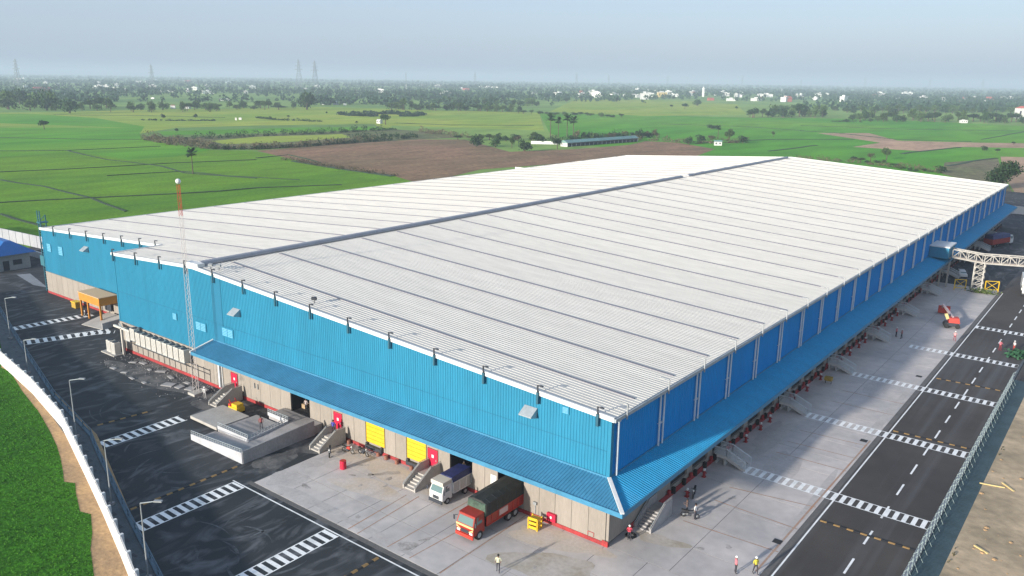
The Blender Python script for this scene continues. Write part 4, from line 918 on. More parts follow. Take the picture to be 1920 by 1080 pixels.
# ------------------------------------------------------------------ motorbikes
def motorbike(loc, rz, body, label, root=None):
    t = root or thing('motorbike', label, 'motorbike', loc, rz, 'parked motorbikes')
    for y in (-.65, .65):
        w_ = MB(); n = 14; vs = []; fs = []
        for i in range(n):
            a = 2*math.pi*i/n
            for rr, xx in ((.30, 0), (.25, .06), (.19, 0), (.25, -.06)): vs.append((xx, y+rr*math.cos(a), .30+rr*math.sin(a)))
        for i in range(n):
            for j in range(4): fs.append((4*i+j, 4*i+(j+1) % 4, 4*((i+1) % n)+(j+1) % 4, 4*((i+1) % n)+j))
        wo = w_.add(vs, fs).build('wheel', RUBBER, t); MB().cyl((-.03, y, .3), .08, .06, 8, axis='X').build('hub', STEEL, wo)
    MB().bar((0, -.65, .3), (0, -.42, 1.0), .06).bar((0, .65, .3), (0, .1, .45), .06).bar((0, -.45, .85), (0, .1, .4), .08).build('frame', STEEL, t)
    MB().hull([(-.12, -.35, .55), (.12, -.35, .55), (.12, .15, .55), (-.12, .15, .55)], [(-.1, -.3, .88), (.1, -.3, .88), (.12, .1, .8), (-.12, .1, .8)]).build('tank', body, t)
    MB().hull([(-.12, .1, .66), (.12, .1, .66), (.1, .85, .74), (-.1, .85, .74)], [(-.12, .1, .78), (.12, .1, .78), (.1, .85, .85), (-.1, .85, .85)]).build('seat', RUBBER, t)
    MB().bar((-.32, -.36, 1.03), (.32, -.36, 1.03), .04).build('handlebar', DKMET, t); MB().box(-.13, .13, -.15, .2, .25, .52).build('engine', DKMET, t); MB().cyl((0, -.6, .88), .09, .1, 10, axis='Y').build('headlight', WHITEP, t)
    return t
motorbike((3.85, 9.5, .03), 1.9, DKMET, 'black motorbike between the two people in front of the side stairs')
motorbike((-34.3, -4.0, .03), .8, DKMET, 'black motorbike at the foot of the stairs right of the ramp')
motorbike((-33.1, -2.3, .03), 1.7, TERRA, 'red motorbike parked by the plinth right of the stairs')
motorbike((-31.3, -1.6, .03), 1.5, DKMET, 'dark motorbike left of the first yellow dock door')
motorbike((2.2, 13.8, .03), .3, DKMET, 'black motorbike alone in the canopy shade')
motorbike(None, 0, mat('purple', (.10, .03, .12), .5), '', root=ci)

# ------------------------------------------------------------------ small yard things
br = thing('oil_drum', 'bright red oil drum standing on the concrete right of the stairs', 'drum', (-30.6, -5.2, .03)); MB().cyl((0, 0, 0), .36, .95, 18).build('barrel', REDDOOR, br, False); MB().cyl((0, 0, .3), .375, .03, 18).cyl((0, 0, .62), .375, .03, 18).cyl((0, 0, .95), .33, .015, 18).build('hoops', TERRA, br)
cs = thing('yellow_rack', 'yellow slatted box rack beside the red truck', 'rack', (-6.9, -1.75, .03), .1)
mb = MB(); 
for x in (-.5, .5):
    for y in (-.4, .4): MB().bar((x, y, 0), (x, y, 1.2), .12).build('post', YELLOWP, cs)
for z in (.1, .55, 1.0):
    MB().box(-.5, .5, -.4, .4, z, z+.1).build('shelf', YELLOWP, cs); MB().box(-.5, .5, -.46, -.4, z+.0, z+.28).build('front_board', YELLOWP, cs)
def hydrant(x, y, lb):
    t = thing('fire_point', lb, 'fire point', (x, y, .03), 0, 'red fire points with white tops along the side docks')
    MB().box(-.2, .2, -.2, .2, 0, .1).cyl((0, 0, .12), .17, .62, 10, .14).build('pillar', REDBAND, t); MB().ball((0, 0, .88), .17, 10, 6).build('cap', WHITEP, t, True); MB().bar((-.3, 0, .55), (.3, 0, .55), .12, .12, 8).build('outlets', REDBAND, t)
ys_ = [13.2, 18.4, 29.9, 34.5, 37.6, 46.5, 51.5, 57.3, 67.0, 71.5, 76.5, 80.0, 88.0, 92.5, 97.0, 101.0]
for i, y_ in enumerate(ys_): hydrant(1.7 if i == 0 else 1.15, y_, '%s red fire point by the side docks, counted from the near corner' % ordn(i))
hz = MB(); tt = thing('hose_reel', 'coiled dark hose lying at the near warehouse corner', 'hose', (1.0, 2.9, .03))
for k in range(3):
    for i in range(14): a = 2*math.pi*i/14; b = 2*math.pi*(i+1)/14; r_ = .5-.1*k; hz.bar((r_*math.cos(a), r_*math.sin(a), .06), (r_*math.cos(b), r_*math.sin(b), .06), .09)
hz.build('coil', RUBBER, tt)
o = thing('yellow_stand', 'small dull yellow stand in the shade by the third side stairs', 'stand', (2.5, 56.5, .03)); MB().box(-.5, .5, -.4, .4, .5, 1.0).build('box', YELLOWD, o); MB().bar((-.4, 0, 0), (-.4, 0, .5), .08).bar((.4, 0, 0), (.4, 0, .5), .08).build('legs', DKMET, o)

# ------------------------------------------------------------------ trucks
def wheel(x, y, r, t, wd=.26):
    w_ = MB().cyl((x-wd/2, y, r), r, wd, 18, axis='X').build('wheel', RUBBER, t); s = 1 if x > 0 else -1
    MB().cyl((x+s*wd/2-(.02 if s > 0 else 0), y, r), r*.55, .03, 12, axis='X').build('rim', GALV, w_)
def cab(t, w2, y0, y1, zb, zt, m, visor=None, bump_m=None):
    """cab facing -Y: front y0, rear y1, tapered roof and raked windscreen"""
    zm = zb+(zt-zb)*.52
    MB().hull([(-w2, y0, zb), (w2, y0, zb), (w2, y1, zb), (-w2, y1, zb)], [(-w2, y0, zm), (w2, y0, zm), (w2, y1, zm), (-w2, y1, zm)]).build('cab_lower', m, t)
    MB().hull([(-w2, y0, zm), (w2, y0, zm), (w2, y1, zm), (-w2, y1, zm)], [(-w2*.9, y0+.35, zt), (w2*.9, y0+.35, zt), (w2*.94, y1, zt), (-w2*.94, y1, zt)]).build('cab', m, t)
    h = zt-zm; f0, f1 = .08, .82
    MB().add([(-w2*.88, y0+.35*f0-.02, zm+h*f0), (w2*.88, y0+.35*f0-.02, zm+h*f0), (w2*.80, y0+.35*f1-.02, zm+h*f1), (-w2*.80, y0+.35*f1-.02, zm+h*f1)], [(0, 1, 2, 3)]).build('windscreen', GLASS, t)
    for s in (-1, 1):
        xa = s*(w2*(1-.1*f0)+.015); xb = s*(w2*(1-.1*f1)+.02)
        v = [(xa, y0+.45, zm+h*f0), (xa, y1-.35, zm+h*f0), (xb, y1-.35, zm+h*f1), (xb, y0+.55, zm+h*f1)]
        MB().add(v, [(0, 1, 2, 3)]).build('side_window', GLASS, t)
        MB().box(min(s*w2, s*(w2+.01))+0, max(s*w2, s*(w2+.01)), y0+.35, y1-.2, zb+.1, zm-.02).build('door', m, t)
        MB().bar((s*w2, y0+.2, zt-.3), (s*(w2+.28), y0, zt-.35), .04).box(min(s*(w2+.18), s*(w2+.36)), max(s*(w2+.18), s*(w2+.36)), y0-.05, y0+.0, zt-.75, zt-.3).build('mirror', DKMET, t)
        MB().box(min(s*w2*.55, s*w2*.9), max(s*w2*.55, s*w2*.9), y0-.05, y0-.003, zb+.15, zb+.38).build('headlight', WHITEP, t)
    MB().box(-w2-.02, w2+.02, y0-.14, y0-.002, zb-.25, zb+.08).build('bumper', bump_m or DKMET, t)
    MB().box(-w2*.45, w2*.45, y0-.03, y0-.003, zb+.15, zb+.5).build('grille', DKMET, t)
t1 = thing('delivery_truck', 'small white truck under a dark blue tarpaulin backed into the dock', 'truck', (-17.35, -4.45, .03))
cab(t1, .88, 0, 1.45, .5, 2.1, WHITEP)
MB().box(-.82, .82, .15, 1.5, 2.1, 2.5).box(-.6, .6, .1, .5, 2.1, 2.35).build('roof_bundle', mat('bundle', (.5, .47, .4), .8), t1)
MB().box(-.9, .9, 1.5, 4.5, .75, .9).build('bed', DKMET, t1)
for s in (-1, 1):
    MB().box(min(s*.95, s*.9), max(s*.95, s*.9), 1.52, 4.5, .9, 2.05).build('side_panel', mat('panel_grey', (.42, .43, .42), .6, .1, 1) if s < 0 else MATS['panel_grey'], t1)
    mb = MB()
    for y_ in (1.55, 2.5, 3.5, 4.4): mb.box(min(s*.95, s*1.0), max(s*.95, s*1.0), y_, y_+.08, .85, 2.1)
    mb.box(min(s*.95, s*1.0), max(s*.95, s*1.0), 1.52, 4.5, .85, .95).box(min(s*.95, s*1.0), max(s*.95, s*1.0), 1.52, 4.5, 1.98, 2.08).build('side_ribs', WHITEP, t1)
MB().box(-.9, .9, 1.5, 1.56, .9, 2.3).build('headboard', WHITEP, t1)
MB().hull([(-.98, 1.5, 2.1), (.98, 1.5, 2.1), (.98, 4.55, 2.1), (-.98, 4.55, 2.1)], [(-.8, 1.55, 2.55), (.8, 1.55, 2.6), (.75, 4.4, 2.72), (-.8, 4.4, 2.6)]).build('tarpaulin', TARPBLUE, t1)
for x in (-.78, .78):
    wheel(x, .75, .36, t1); wheel(x, 3.5, .36, t1)
t2 = thing('cargo_truck', 'red truck with black tarpaulin and cream striped nose backed into the dock', 'truck', (-10.75, -7.55, .03))
cab(t2, 1.05, 0, 1.6, .6, 2.45, TRUCKRED, bump_m=TERRA)
MB().box(-1.06, 1.06, -.045, -.006, 1.35, 1.56).build('cream_band', CREAM, t2)
MB().hull([(-1.0, -.04, 1.12), (-.5, -.04, .95), (-.5, -.01, .95), (-1.0, -.01, 1.12)], [(-1.0, -.04, 1.3), (-.5, -.04, 1.02), (-.5, -.01, 1.02), (-1.0, -.01, 1.3)]).hull([(.5, -.04, .95), (1.0, -.04, 1.12), (1.0, -.01, 1.12), (.5, -.01, .95)], [(.5, -.04, 1.02), (1.0, -.04, 1.3), (1.0, -.01, 1.3), (.5, -.01, 1.02)]).build('nose_stripes', CREAM, t2)
MB().box(-1.0, 1.0, .3, 1.7, 2.45, 2.52).build('cab_rack', TRUCKRED, t2)
MB().box(-.5, .5, 1.6, 7.4, .55, .8).build('chassis', DKMET, t2); MB().box(-1.1, 1.1, 1.75, 7.5, .95, 1.1).build('bed', DKMET, t2)
for s in (-1, 1):
    MB().box(min(s*1.1, s*1.16), max(s*1.1, s*1.16), 1.75, 7.5, 1.0, 2.0).build('side_panel', TRUCKRED, t2)
    mb = MB()
    for k in range(8): mb.box(min(s*1.16, s*1.22), max(s*1.16, s*1.22), 1.75+k*.8, 1.83+k*.8, 1.0, 2.0)
    mb.box(min(s*1.16, s*1.22), max(s*1.16, s*1.22), 1.75, 7.5, 1.95, 2.03).box(min(s*1.16, s*1.22), max(s*1.16, s*1.22), 1.75, 7.5, 1.0, 1.08).build('side_ribs', TERRA, t2)
MB().box(1.225, 1.24, 3.6, 4.9, 1.35, 1.95).build('painted_panel', mat('panel_pink', (.5, .38, .37), .6), t2)
MB().hull([(-1.2, 1.7, 2.0), (1.2, 1.7, 2.0), (1.2, 7.5, 2.0), (-1.2, 7.5, 2.0)], [(-1.12, 1.75, 3.25), (1.12, 1.75, 3.25), (1.12, 7.5, 3.3), (-1.12, 7.5, 3.3)]).hull([(-1.12, 1.75, 3.25), (1.12, 1.75, 3.25), (1.12, 7.5, 3.3), (-1.12, 7.5, 3.3)], [(-.5, 1.8, 3.42), (.5, 1.8, 3.42), (.5, 7.5, 3.5), (-.5, 7.5, 3.5)]).build('tarpaulin', TARPBLK, t2)
MB().hull([(-1.15, 1.62, 2.05), (1.15, 1.62, 2.05), (1.15, 1.7, 2.05), (-1.15, 1.7, 2.05)], [(-1.05, 1.66, 3.2), (1.05, 1.66, 3.2), (1.05, 1.74, 3.25), (-1.05, 1.74, 3.25)]).build('front_tarp', TARPGRN, t2)
mb = MB()
for k in range(6): mb.bar((-1.22, 2.3+k, 2.0), (-1.14, 2.3+k, 3.27), .03).bar((1.22, 2.3+k, 2.0), (1.14, 2.3+k, 3.27), .03).bar((-1.14, 2.3+k, 3.27), (-.5, 2.3+k, 3.47), .03).bar((1.14, 2.3+k, 3.27), (.5, 2.3+k, 3.47), .03)
mb.build('ropes', DKMET, t2)
for x in (-.92, .92):
    wheel(x, .85, .46, t2, .3); wheel(x, 5.3, .46, t2, .34); wheel(x, 6.3, .46, t2, .34)
# cartons inside docks
def carton(x, y, z, s, lb, m=CARTON):
    t = thing('carton', lb, 'carton', (x, y, z), random.uniform(-.2, .2), 'cartons inside the dock openings'); MB().box(-s/2, s/2, -s/2, s/2, 0, s*.8).build('box', m, t); MB().box(-s/2-.004, s/2+.004, -.04, .04, s*.8-.1, s*.8+.004).build('tape', CREAM, t)
carton(-18.7, .9, 1.01, .6, 'brown carton left in the dock opening behind the white truck'); carton(-17.0, 1.3, 1.01, .8, 'larger brown carton right in the dock opening behind the white truck')
carton(-12.2, 1.0, 1.01, .7, 'red-brown carton in the dock opening behind the red truck', TERRA); carton(-45.6, 1.6, 1.01, .7, 'brown carton in the dock opening above the ramp')

# far vehicles on the right
t3 = thing('tarped_truck', 'far truck with a blue tarpaulin and white cab in the side road shade', 'truck', (4.5, 193, 0), R(160))
cab(t3, 1.1, -5.5, -3.8, .6, 2.7, WHITEP); MB().box(-1.2, 1.2, -3.7, 5, .9, 2.3).build('cargo_body', TRUCKRED, t3); MB().hull([(-1.25, -3.7, 2.3), (1.25, -3.7, 2.3), (1.25, 5, 2.3), (-1.25, 5, 2.3)], [(-1.0, -3.6, 3.3), (1.0, -3.6, 3.3), (1, 4.9, 3.3), (-1, 4.9, 3.3)]).build('tarpaulin', TARPBLUE, t3)
for x in (-.95, .95):
    for y_ in (-4.6, 2, 3.4): wheel(x, y_, .48, t3)
t4 = thing('box_truck', 'white box truck cut off by the right picture edge', 'truck', (17.6, 139, 0), R(8))
MB().box(-1.25, 1.25, -3.2, 3.4, .9, 3.5).build('cargo_box', WHITEP, t4); cab(t4, 1.1, -5.2, -3.3, .6, 2.6, WHITEP)
for x in (-1.0, 1.0):
    for y_ in (-4.2, 2.2): wheel(x, y_, .45, t4)
t5 = thing('parked_car', 'silver car parked under the conveyor bridge near the docks', 'car', (4.0, 146, 0), R(20))
MB().hull([(-.85, -2.1, .3), (.85, -2.1, .3), (.85, 2.1, .3), (-.85, 2.1, .3)], [(-.8, -2.05, .85), (.8, -2.05, .85), (.8, 2.05, .9), (-.8, 2.05, .9)]).hull([(-.75, -1.2, .86), (.75, -1.2, .86), (.75, 1.7, .9), (-.75, 1.7, .9)], [(-.62, -.5, 1.4), (.62, -.5, 1.4), (.62, 1.2, 1.4), (-.62, 1.2, 1.4)]).build('body', WHITEP, t5)
MB().add([(-.68, -1.1, .95), (.68, -1.1, .95), (.58, -.55, 1.35), (-.58, -.55, 1.35)], [(0, 1, 2, 3)]).build('windscreen', GLASS, t5)
for s in (-1, 1): MB().add([(s*.76, -.9, .95), (s*.76, 1.4, .95), (s*.65, 1.1, 1.34), (s*.65, -.4, 1.34)], [(0, 1, 2, 3)]).build('side_window', GLASS, t5)
for x in (-.75, .75):
    for y_ in (-1.3, 1.3): wheel(x, y_, .32, t5, .2)
# red boom lift
bl = thing('boom_lift', 'red boom lift with folded arm on the shaded yard', 'boom lift', (10.4, 99.5, .03), .3)
MB().box(-1.0, 1.2, -.9, .9, .4, 1.0).build('chassis', DKMET, bl); MB().hull([(-.5, -.85, 1.0), (1.3, -.85, 1.0), (1.3, .85, 1.0), (-.5, .85, 1.0)], [(-.4, -.7, 1.8), (1.1, -.7, 1.9), (1.1, .7, 1.9), (-.4, .7, 1.8)]).build('turret', TERRA, bl)
MB().bar((-.6, 0, 1.5), (-1.0, 0, 2.4), .5).build('panel', CREAM, bl); MB().bar((.2, 0, 1.8), (-.6, 7.5, 2.2), .3, .35).bar((-.6, 7.5, 2.2), (-.4, 9.8, .9), .24, .28).build('boom', mat('boom_pale', (.45, .36, .36), .5), bl)
MB().box(-.9, .4, 9.6, 10.6, .15, .3).box(-.9, -.84, 9.6, 10.6, .3, 1.3).box(.34, .4, 9.6, 10.6, .3, 1.3).box(-.9, .4, 10.54, 10.6, .3, 1.3).box(-1.1, .9, 9.0, 9.3, .2, 1.6).build('basket', TERRA, bl)
for x in (-.8, 1.0):
    for y_ in (-1.0, .75): MB().cyl((x, y_, .42), .42, .28, 14, axis='Y').build('wheel', RUBBER, bl)

# ------------------------------------------------------------------ conveyor bridge
cb = thing('conveyor_bridge', 'pale steel truss conveyor bridge leaving the side wall high over the yard', 'bridge')
TRUSS = mat('truss_pale', (.42, .40, .36), .6, .2, 1)
MB().box(.12, 3.8, 127.5, 134, 6.95, 9.2).build('connector_box', WALLBLUE, cb); MB().box(.1, 3.95, 127.35, 134.15, 9.2, 9.45).build('connector_roof', TRIMW, cb)
def truss(a, b, wd=1.9, h=1.7):
    a = Vector(a); b = Vector(b); d = (b-a); n = max(2, int(d.length/1.5)); u = d.normalized(); nn = Vector((-u.y, u.x, 0)).normalized()*wd/2; up = Vector((0, 0, h)); mb = MB()
    for s in (-1, 1):
        for z in (0, 1): mb.bar(a+nn*s+up*z, b+nn*s+up*z, .22)
        for k in range(n):
            p = a+d*(k/n)+nn*s; q = a+d*((k+1)/n)+nn*s; mb.bar(p+(up if k % 2 else Vector()), q+(Vector() if k % 2 else up), .12); mb.bar(p, p+up, .12)
    mb.build('truss', TRUSS, cb); m3 = MB(); m3.bar(a+up*.18, b+up*.18, .1, .1)
    MB().hull([a-nn*.9+Vector((0, 0, .1)), b-nn*.9+Vector((0, 0, .1)), b+nn*.9+Vector((0, 0, .1)), a+nn*.9+Vector((0, 0, .1))], [a-nn*.9+Vector((0, 0, .25)), b-nn*.9+Vector((0, 0, .25)), b+nn*.9+Vector((0, 0, .25)), a+nn*.9+Vector((0, 0, .25))]).build('deck', mat('deck%d' % len(cb.children), (.30, .26, .22), .8), cb)
truss((3.9, 130.6, 7.0), (9.6, 132.5, 6.2)); truss((9.6, 132.5, 6.2), (36, 142, 6.2))
tw = MB()
for x, y_ in ((-.9, -.7), (.9, -.7), (.9, .7), (-.9, .7)): MB().bar((9.2+x, 132.2+y_, 0), (9.2+x, 132.2+y_, 6.2), .2).build('tower_leg', TRUSS, cb)
for k in range(5):
    z0 = .4+k*1.2
    for (x0, y0), (x1, y1) in zip([(-.9, -.7), (.9, -.7), (.9, .7), (-.9, .7)], [(.9, -.7), (.9, .7), (-.9, .7), (-.9, -.7)]):
        tw.bar((9.2+x0, 132.2+y0, z0), (9.2+x1, 132.2+y1, z0), .12).bar((9.2+x0, 132.2+y0, z0), (9.2+x1, 132.2+y1, z0+1.2), .08)
tw.build('tower_bracing', TRUSS, cb)
for x in (24.5, ): MB().bar((x, 138, 0), (x, 138, 6.2), .3).bar((x+1, 138, 0), (x+1, 138, 6.2), .3).build('tower_leg', TRUSS, cb)
MB().bar((2, 131.8, 0), (2, 131.8, 6.9), .3).bar((3.4, 132.4, 0), (3.4, 132.4, 6.9), .3).build('tower_leg', TRUSS, cb)
def yframe(x, y, w_, h, lb):
    t = thing('yellow_gate', lb, 'gate', (x, y, .03), .5, 'yellow tube gates under the conveyor bridge')
    MB().bar((0, 0, 0), (0, 0, h), .16).build('post', YELLOWP, t); MB().bar((w_, 0, 0), (w_, 0, h), .16).build('post', YELLOWP, t)
    MB().bar((0, 0, h), (w_, 0, h), .12).bar((0, 0, .5), (w_, 0, .5), .12).bar((0, 0, .5), (w_, 0, h), .09).bar((0, 0, h), (w_, 0, .5), .09).build('brace', YELLOWP, t)
yframe(5.3, 130.4, 2.2, 2.3, 'yellow tube gate left of the conveyor tower'); yframe(10.6, 133, 2.6, 2.3, 'yellow tube gate right of the conveyor tower')
WEED = leafmat('weed', (.10, .14, .04), (.05, .07, .02))
def numpy_leaves(name, pts, size, m, seed=0, flat=.0, parent=None, stretch=1.0):
    rg = np.random.default_rng(seed); n = len(pts); pts = np.asarray(pts, float)
    d1 = rg.normal(size=(n, 3)); d1 /= np.linalg.norm(d1, axis=1)[:, None]; d2 = rg.normal(size=(n, 3)); d2 -= (d1*d2).sum(1)[:, None]*d1; d2 /= np.linalg.norm(d2, axis=1)[:, None]
    s = np.asarray(size)*rg.uniform(.6, 1.3, n) if np.ndim(size) == 0 else np.asarray(size)*rg.uniform(.6, 1.3, n)
    s = s[:, None]; v = np.empty((n, 4, 3)); v[:, 0] = pts-d1*s*.5; v[:, 1] = pts-d2*s*.32*stretch; v[:, 2] = pts+d1*s*.55; v[:, 3] = pts+d2*s*.4*stretch
    me = bpy.data.meshes.new(name); me.vertices.add(n*4); me.vertices.foreach_set('co', v.reshape(-1)); me.loops.add(n*4); me.loops.foreach_set('vertex_index', np.arange(n*4, dtype=np.int32))
    me.polygons.add(n); me.polygons.foreach_set('loop_start', np.arange(0, n*4, 4, dtype=np.int32)); me.update(calc_edges=True); me.materials.append(m); return me
rg = np.random.default_rng(5)
p = np.column_stack([rg.normal(22.3, .8, 500), rg.normal(88.6, .8, 500), np.abs(rg.normal(.4, .3, 500))]); tag(link('plant_heap', numpy_leaves('plant_heap', p, .5, leafmat('bright_leaf', (.04, .12, .06), (.02, .07, .035)))), 'heap of dull green net and leaves on the asphalt beside the workers', 'heap', kind='stuff')
p = np.column_stack([rg.normal(10.4, 1.2, 400), rg.normal(131.4, .5, 400), np.abs(rg.normal(.3, .3, 400))]); tag(link('weed_clump', numpy_leaves('weed_clump', p, .4, WEED)), 'green and yellow weeds at the foot of the conveyor tower', 'weeds', kind='stuff')

# ------------------------------------------------------------------ trees
def crown_points(rg, n, rx, rz, zc, lobes=7, core=.5):
    out = []
    cs_ = []
    for i in range(lobes):
        a = rg.uniform(0, 6.28); rr = rg.uniform(.15, .62)*rx; cs_.append((rr*math.cos(a), rr*math.sin(a), zc+rg.uniform(-.5, .55)*rz, rg.uniform(.38, .62)))
    cs_.append((0, 0, zc, .65)); k = rg.integers(0, len(cs_), n); d = rg.normal(size=(n, 3)); d /= np.linalg.norm(d, axis=1)[:, None]; rad = rg.uniform(core, 1.05, n)
    c = np.array(cs_)[k]; return np.column_stack([c[:, 0]+d[:, 0]*rad*c[:, 3]*rx, c[:, 1]+d[:, 1]*rad*c[:, 3]*rx, np.maximum(c[:, 2]+d[:, 2]*rad*c[:, 3]*rz, .3)])
def tree_proto(seed, leafm, n=900, rx=4, rz=3, zc=6, leaf=.75, trunk=4.5):
    rg = np.random.default_rng(seed); cr_ = numpy_leaves('crown', crown_points(rg, n, rx, rz, zc, 8), leaf, leafm, seed)
    mb = MB().cyl((0, 0, -.1), .35, trunk, 8, .22)
    for i in range(5):
        a = i*1.26+seed; mb.bar((0, 0, trunk-.4), (rx*.5*math.cos(a), rx*.5*math.sin(a), zc+rz*.2*((i % 3)-1)), .16, .16, 5)
    return cr_, mb.mesh('trunk', BARK)
TP = [tree_proto(1, LEAF[0]), tree_proto(2, LEAF[1], rx=3.6, rz=3.3), tree_proto(3, LEAF[0], 1000, 5, 2.6, 5.4), tree_proto(4, LEAF[2], 500, 3.6, 3, 5.5, .6), tree_proto(5, LEAF[1], 800, 3, 3.8, 6), tree_proto(6, LEAF[0], 2600, 4.2, 3.4, 4.6, .5, 3)]
BP = [tree_proto(11, LEAF[0], 500, 3.6, 2.2, 2.3, .7, 1.5), tree_proto(12, LEAF[1], 420, 3.2, 2.0, 2.2, .65, 1.5), tree_proto(13, LEAF[2], 380, 3.2, 2.2, 2.4, .6, 1.5)]
def palm_proto():
    mb = MB().cyl((0, 0, 0), .3, 11, 7, .2); cr_ = MB(); rd = random.Random(4)
    for i in range(44):
        a = rd.uniform(0, 6.28); e = rd.uniform(-.9, 1.3); L_ = rd.uniform(1.4, 2.3); d = Vector((math.cos(a)*math.cos(e), math.sin(a)*math.cos(e), math.sin(e))); p = Vector((0, 0, 11.2)); q = p+d*L_; s = d.cross(Vector((0, 0, 1))).normalized()*.6
        cr_.add([p, q-s, q+d*.4, q+s], [(0, 1, 2, 3)])
    return cr_.mesh('crown', LEAF[0]), mb.mesh('trunk', BARK)
PALM = palm_proto()
def plant(proto, x, y, w_, h, label, grp, name='tree', cat='tree', w0=8.5, h0=9.5, z=-.05):
    t = thing(name, label, cat, (x, y, z), random.uniform(0, 6.28), grp); sx = w_/w0; t.scale = (sx, sx, h/h0)
    link('crown', proto[0], t); link('trunk', proto[1], t); return t

# (position width height) of single trees, by place
near = [((-87.0, 445.2, 7.9, 7.3), 1, 'dark green tree just behind the far roof edge at right'), ((-91.1, 427.6, 5.7, 5.4), 3, 'brownish bare tree just behind the far roof edge'),
        ((-48.3, 391.0, 7.4, 4.2), 2, 'low wide tree left of the big round tree at right'), ((-14.0, 332.8, 17.2, 14.1), 5, 'big round dark tree beside the far corner of the warehouse'),
        ((-209.1, 592.0, 4.3, 4.7), 1, 'small lone tree in the green field above the roof ridge'), ((-56.4, 567.1, 5.7, 3.9), 0, 'small bush-like tree by the pale fallow strip'), ((-47.0, 553.7, 4.1, 3.1), 0, 'small dark tree right of the pale fallow strip'), ((-49.8, 648.1, 3.5, 2.7), 0, 'tiny tree on the bund at the right picture edge'),
        ((-207.5, 501.8, 9.1, 10.6), 1, 'tall dark tree right of the small grey hut'), ((-198.3, 504.7, 9.1, 6.4), 0, 'wide tree right of the tall tree by the hut'), ((-211.9, 482.2, 8.9, 6.7), 3, 'brown tree left of the small grey hut'), ((-221.7, 485.9, 9.8, 6.8), 3, 'reddish brown tree left of the hut group'), ((-220.7, 465.4, 9.5, 5.9), 2, 'dark tree at the left of the hut group'),
        ((-525.4, 470.3, 11.7, 10.7), 0, 'dense round tree beside the tiny white shed'), ((-305.0, 339.3, 12.1, 8.4), 2, 'broad dark tree at the left end of the farm belt'), ((-296.8, 348.4, 9.5, 6.8), 0, 'round dark tree second in the farm belt'), ((-284.5, 349.7, 6.0, 6.7), 4, 'third dark tree of the farm belt'),
        ((-264.8, 336.9, 12.8, 7.7), 2, 'wide dark tree left of the long green shed'), ((-260.2, 364.4, 8.0, 7.3), 0, 'dark tree at the left end of the long green shed'), ((-293.6, 391.0, 12.2, 7.2), 0, 'tree behind the pale fence of the farm'),
        ((-635.0, 220.8, 8.9, 7.7), 0, 'lone dark bush standing in the bright green paddies'), ((-886.7, 353.8, 27.3, 18.2), 2, 'large dark tree at the paddy edge, left of centre left'), ((-889.8, 399.6, 9.5, 15.4), 4, 'tall narrow dark tree at the paddy edge'),
        ((-840.1, 630.6, 35.8, 26.2), 2, 'huge dark spreading tree in the pale fields'), ((-740.5, 376.6, 6.3, 4.7), 0, 'small bush left in the yellow paddies'), ((-732.6, 406.8, 6.4, 4.3), 1, 'small bush right in the yellow paddies'), ((-536.2, 271.4, 3.5, 3.9), 0, 'tiny dark tree rising behind the long hedge'),
        ((-625.0, 1320.7, 22.8, 13.3), 2, 'dark oval tree in the pale far field'), ((-558.8, 1139.5, 13.3, 10.0), 0, 'small dark tree left of the oval tree'), ((-595.6, 1166.0, 6.9, 6.0), 0, 'tiny tree farthest left in the pale far field'), ((-488.3, 1173.7, 5.8, 6.6), 0, 'tiny tree left of the dark grove'), ((-229.3, 943.9, 9.7, 4.9), 0, 'small bush in the right green field'), ((-248.8, 917.8, 13.3, 3.6), 0, 'low bush in the right green field'), ((-291.7, 657.7, 16.7, 4.4), 0, 'low wide bush in the middle green field'),
        ((-881.1, 1285.3, 12.4, 9.3), 0, 'small tree beside the dark middle belt'), ((-993.9, 440.5, 7.8, 15.7), 0, 'second tree behind the narrow paddy edge tree'), ((-1013.3, 442.1, 14.6, 13.2), 2, 'broad tree left of the narrow paddy edge tree'), ((-717.3, 561.2, 3.0, 3.6), 0, 'tiny tree right of the huge spreading tree'), ((-722.2, 605.3, 3.8, 3.8), 0, 'tiny tree on the left tip of the low grove'), ((-547.9, 455.6, 3.4, 2.9), 0, 'tiny bush left of the dense round tree'), ((-671.6, 473.6, 3.8, 3.3), 0, 'tiny bush in the pale paddies'), ((-157.3, 446.9, 0.0, 0.0), 0, '')]
for (x, y, w_, h), pi, lb in near:
    if not lb: continue
    pr = (BP[0] if h < w_*.75 and pi != 5 else TP[pi]); plant(pr, x, y, w_, h, lb, None, w0=9.5 if pi == 5 else 8.5, h0=(4.6 if pr in BP else (8.6 if pi == 5 else 9.5)))
def palm(x, y, h, lb): t = thing('palm_tree', lb, 'palm tree', (x, y, 0), random.uniform(0, 6), 'palmyra palms'); s = h/12.6; t.scale = (s, s, s); c = link('crown', PALM[0], t); c.scale = (1.6, 1.6, 1.3); c.location = (0, 0, -3.3); link('trunk', PALM[1], t)
for (x, y, w_, h), lb in (((-293.7, 136.8, 3.2, 10.2), 'lone palm with a round crown standing in the left paddies'), ((-325.0, 448.2, 4.8, 16.0), 'leftmost tall palm of the farm cluster'), ((-327.8, 462.6, 4.9, 13.0), 'second palm of the farm cluster'), ((-320.0, 462.8, 4.9, 15.4), 'tallest middle palm of the farm cluster'), ((-310.2, 456.7, 4.8, 14.3), 'rightmost palm of the farm cluster'), ((-227.0, 527.1, 4.0, 9.6), 'palm behind the small grey hut')):
    palm(x, y, h, lb)
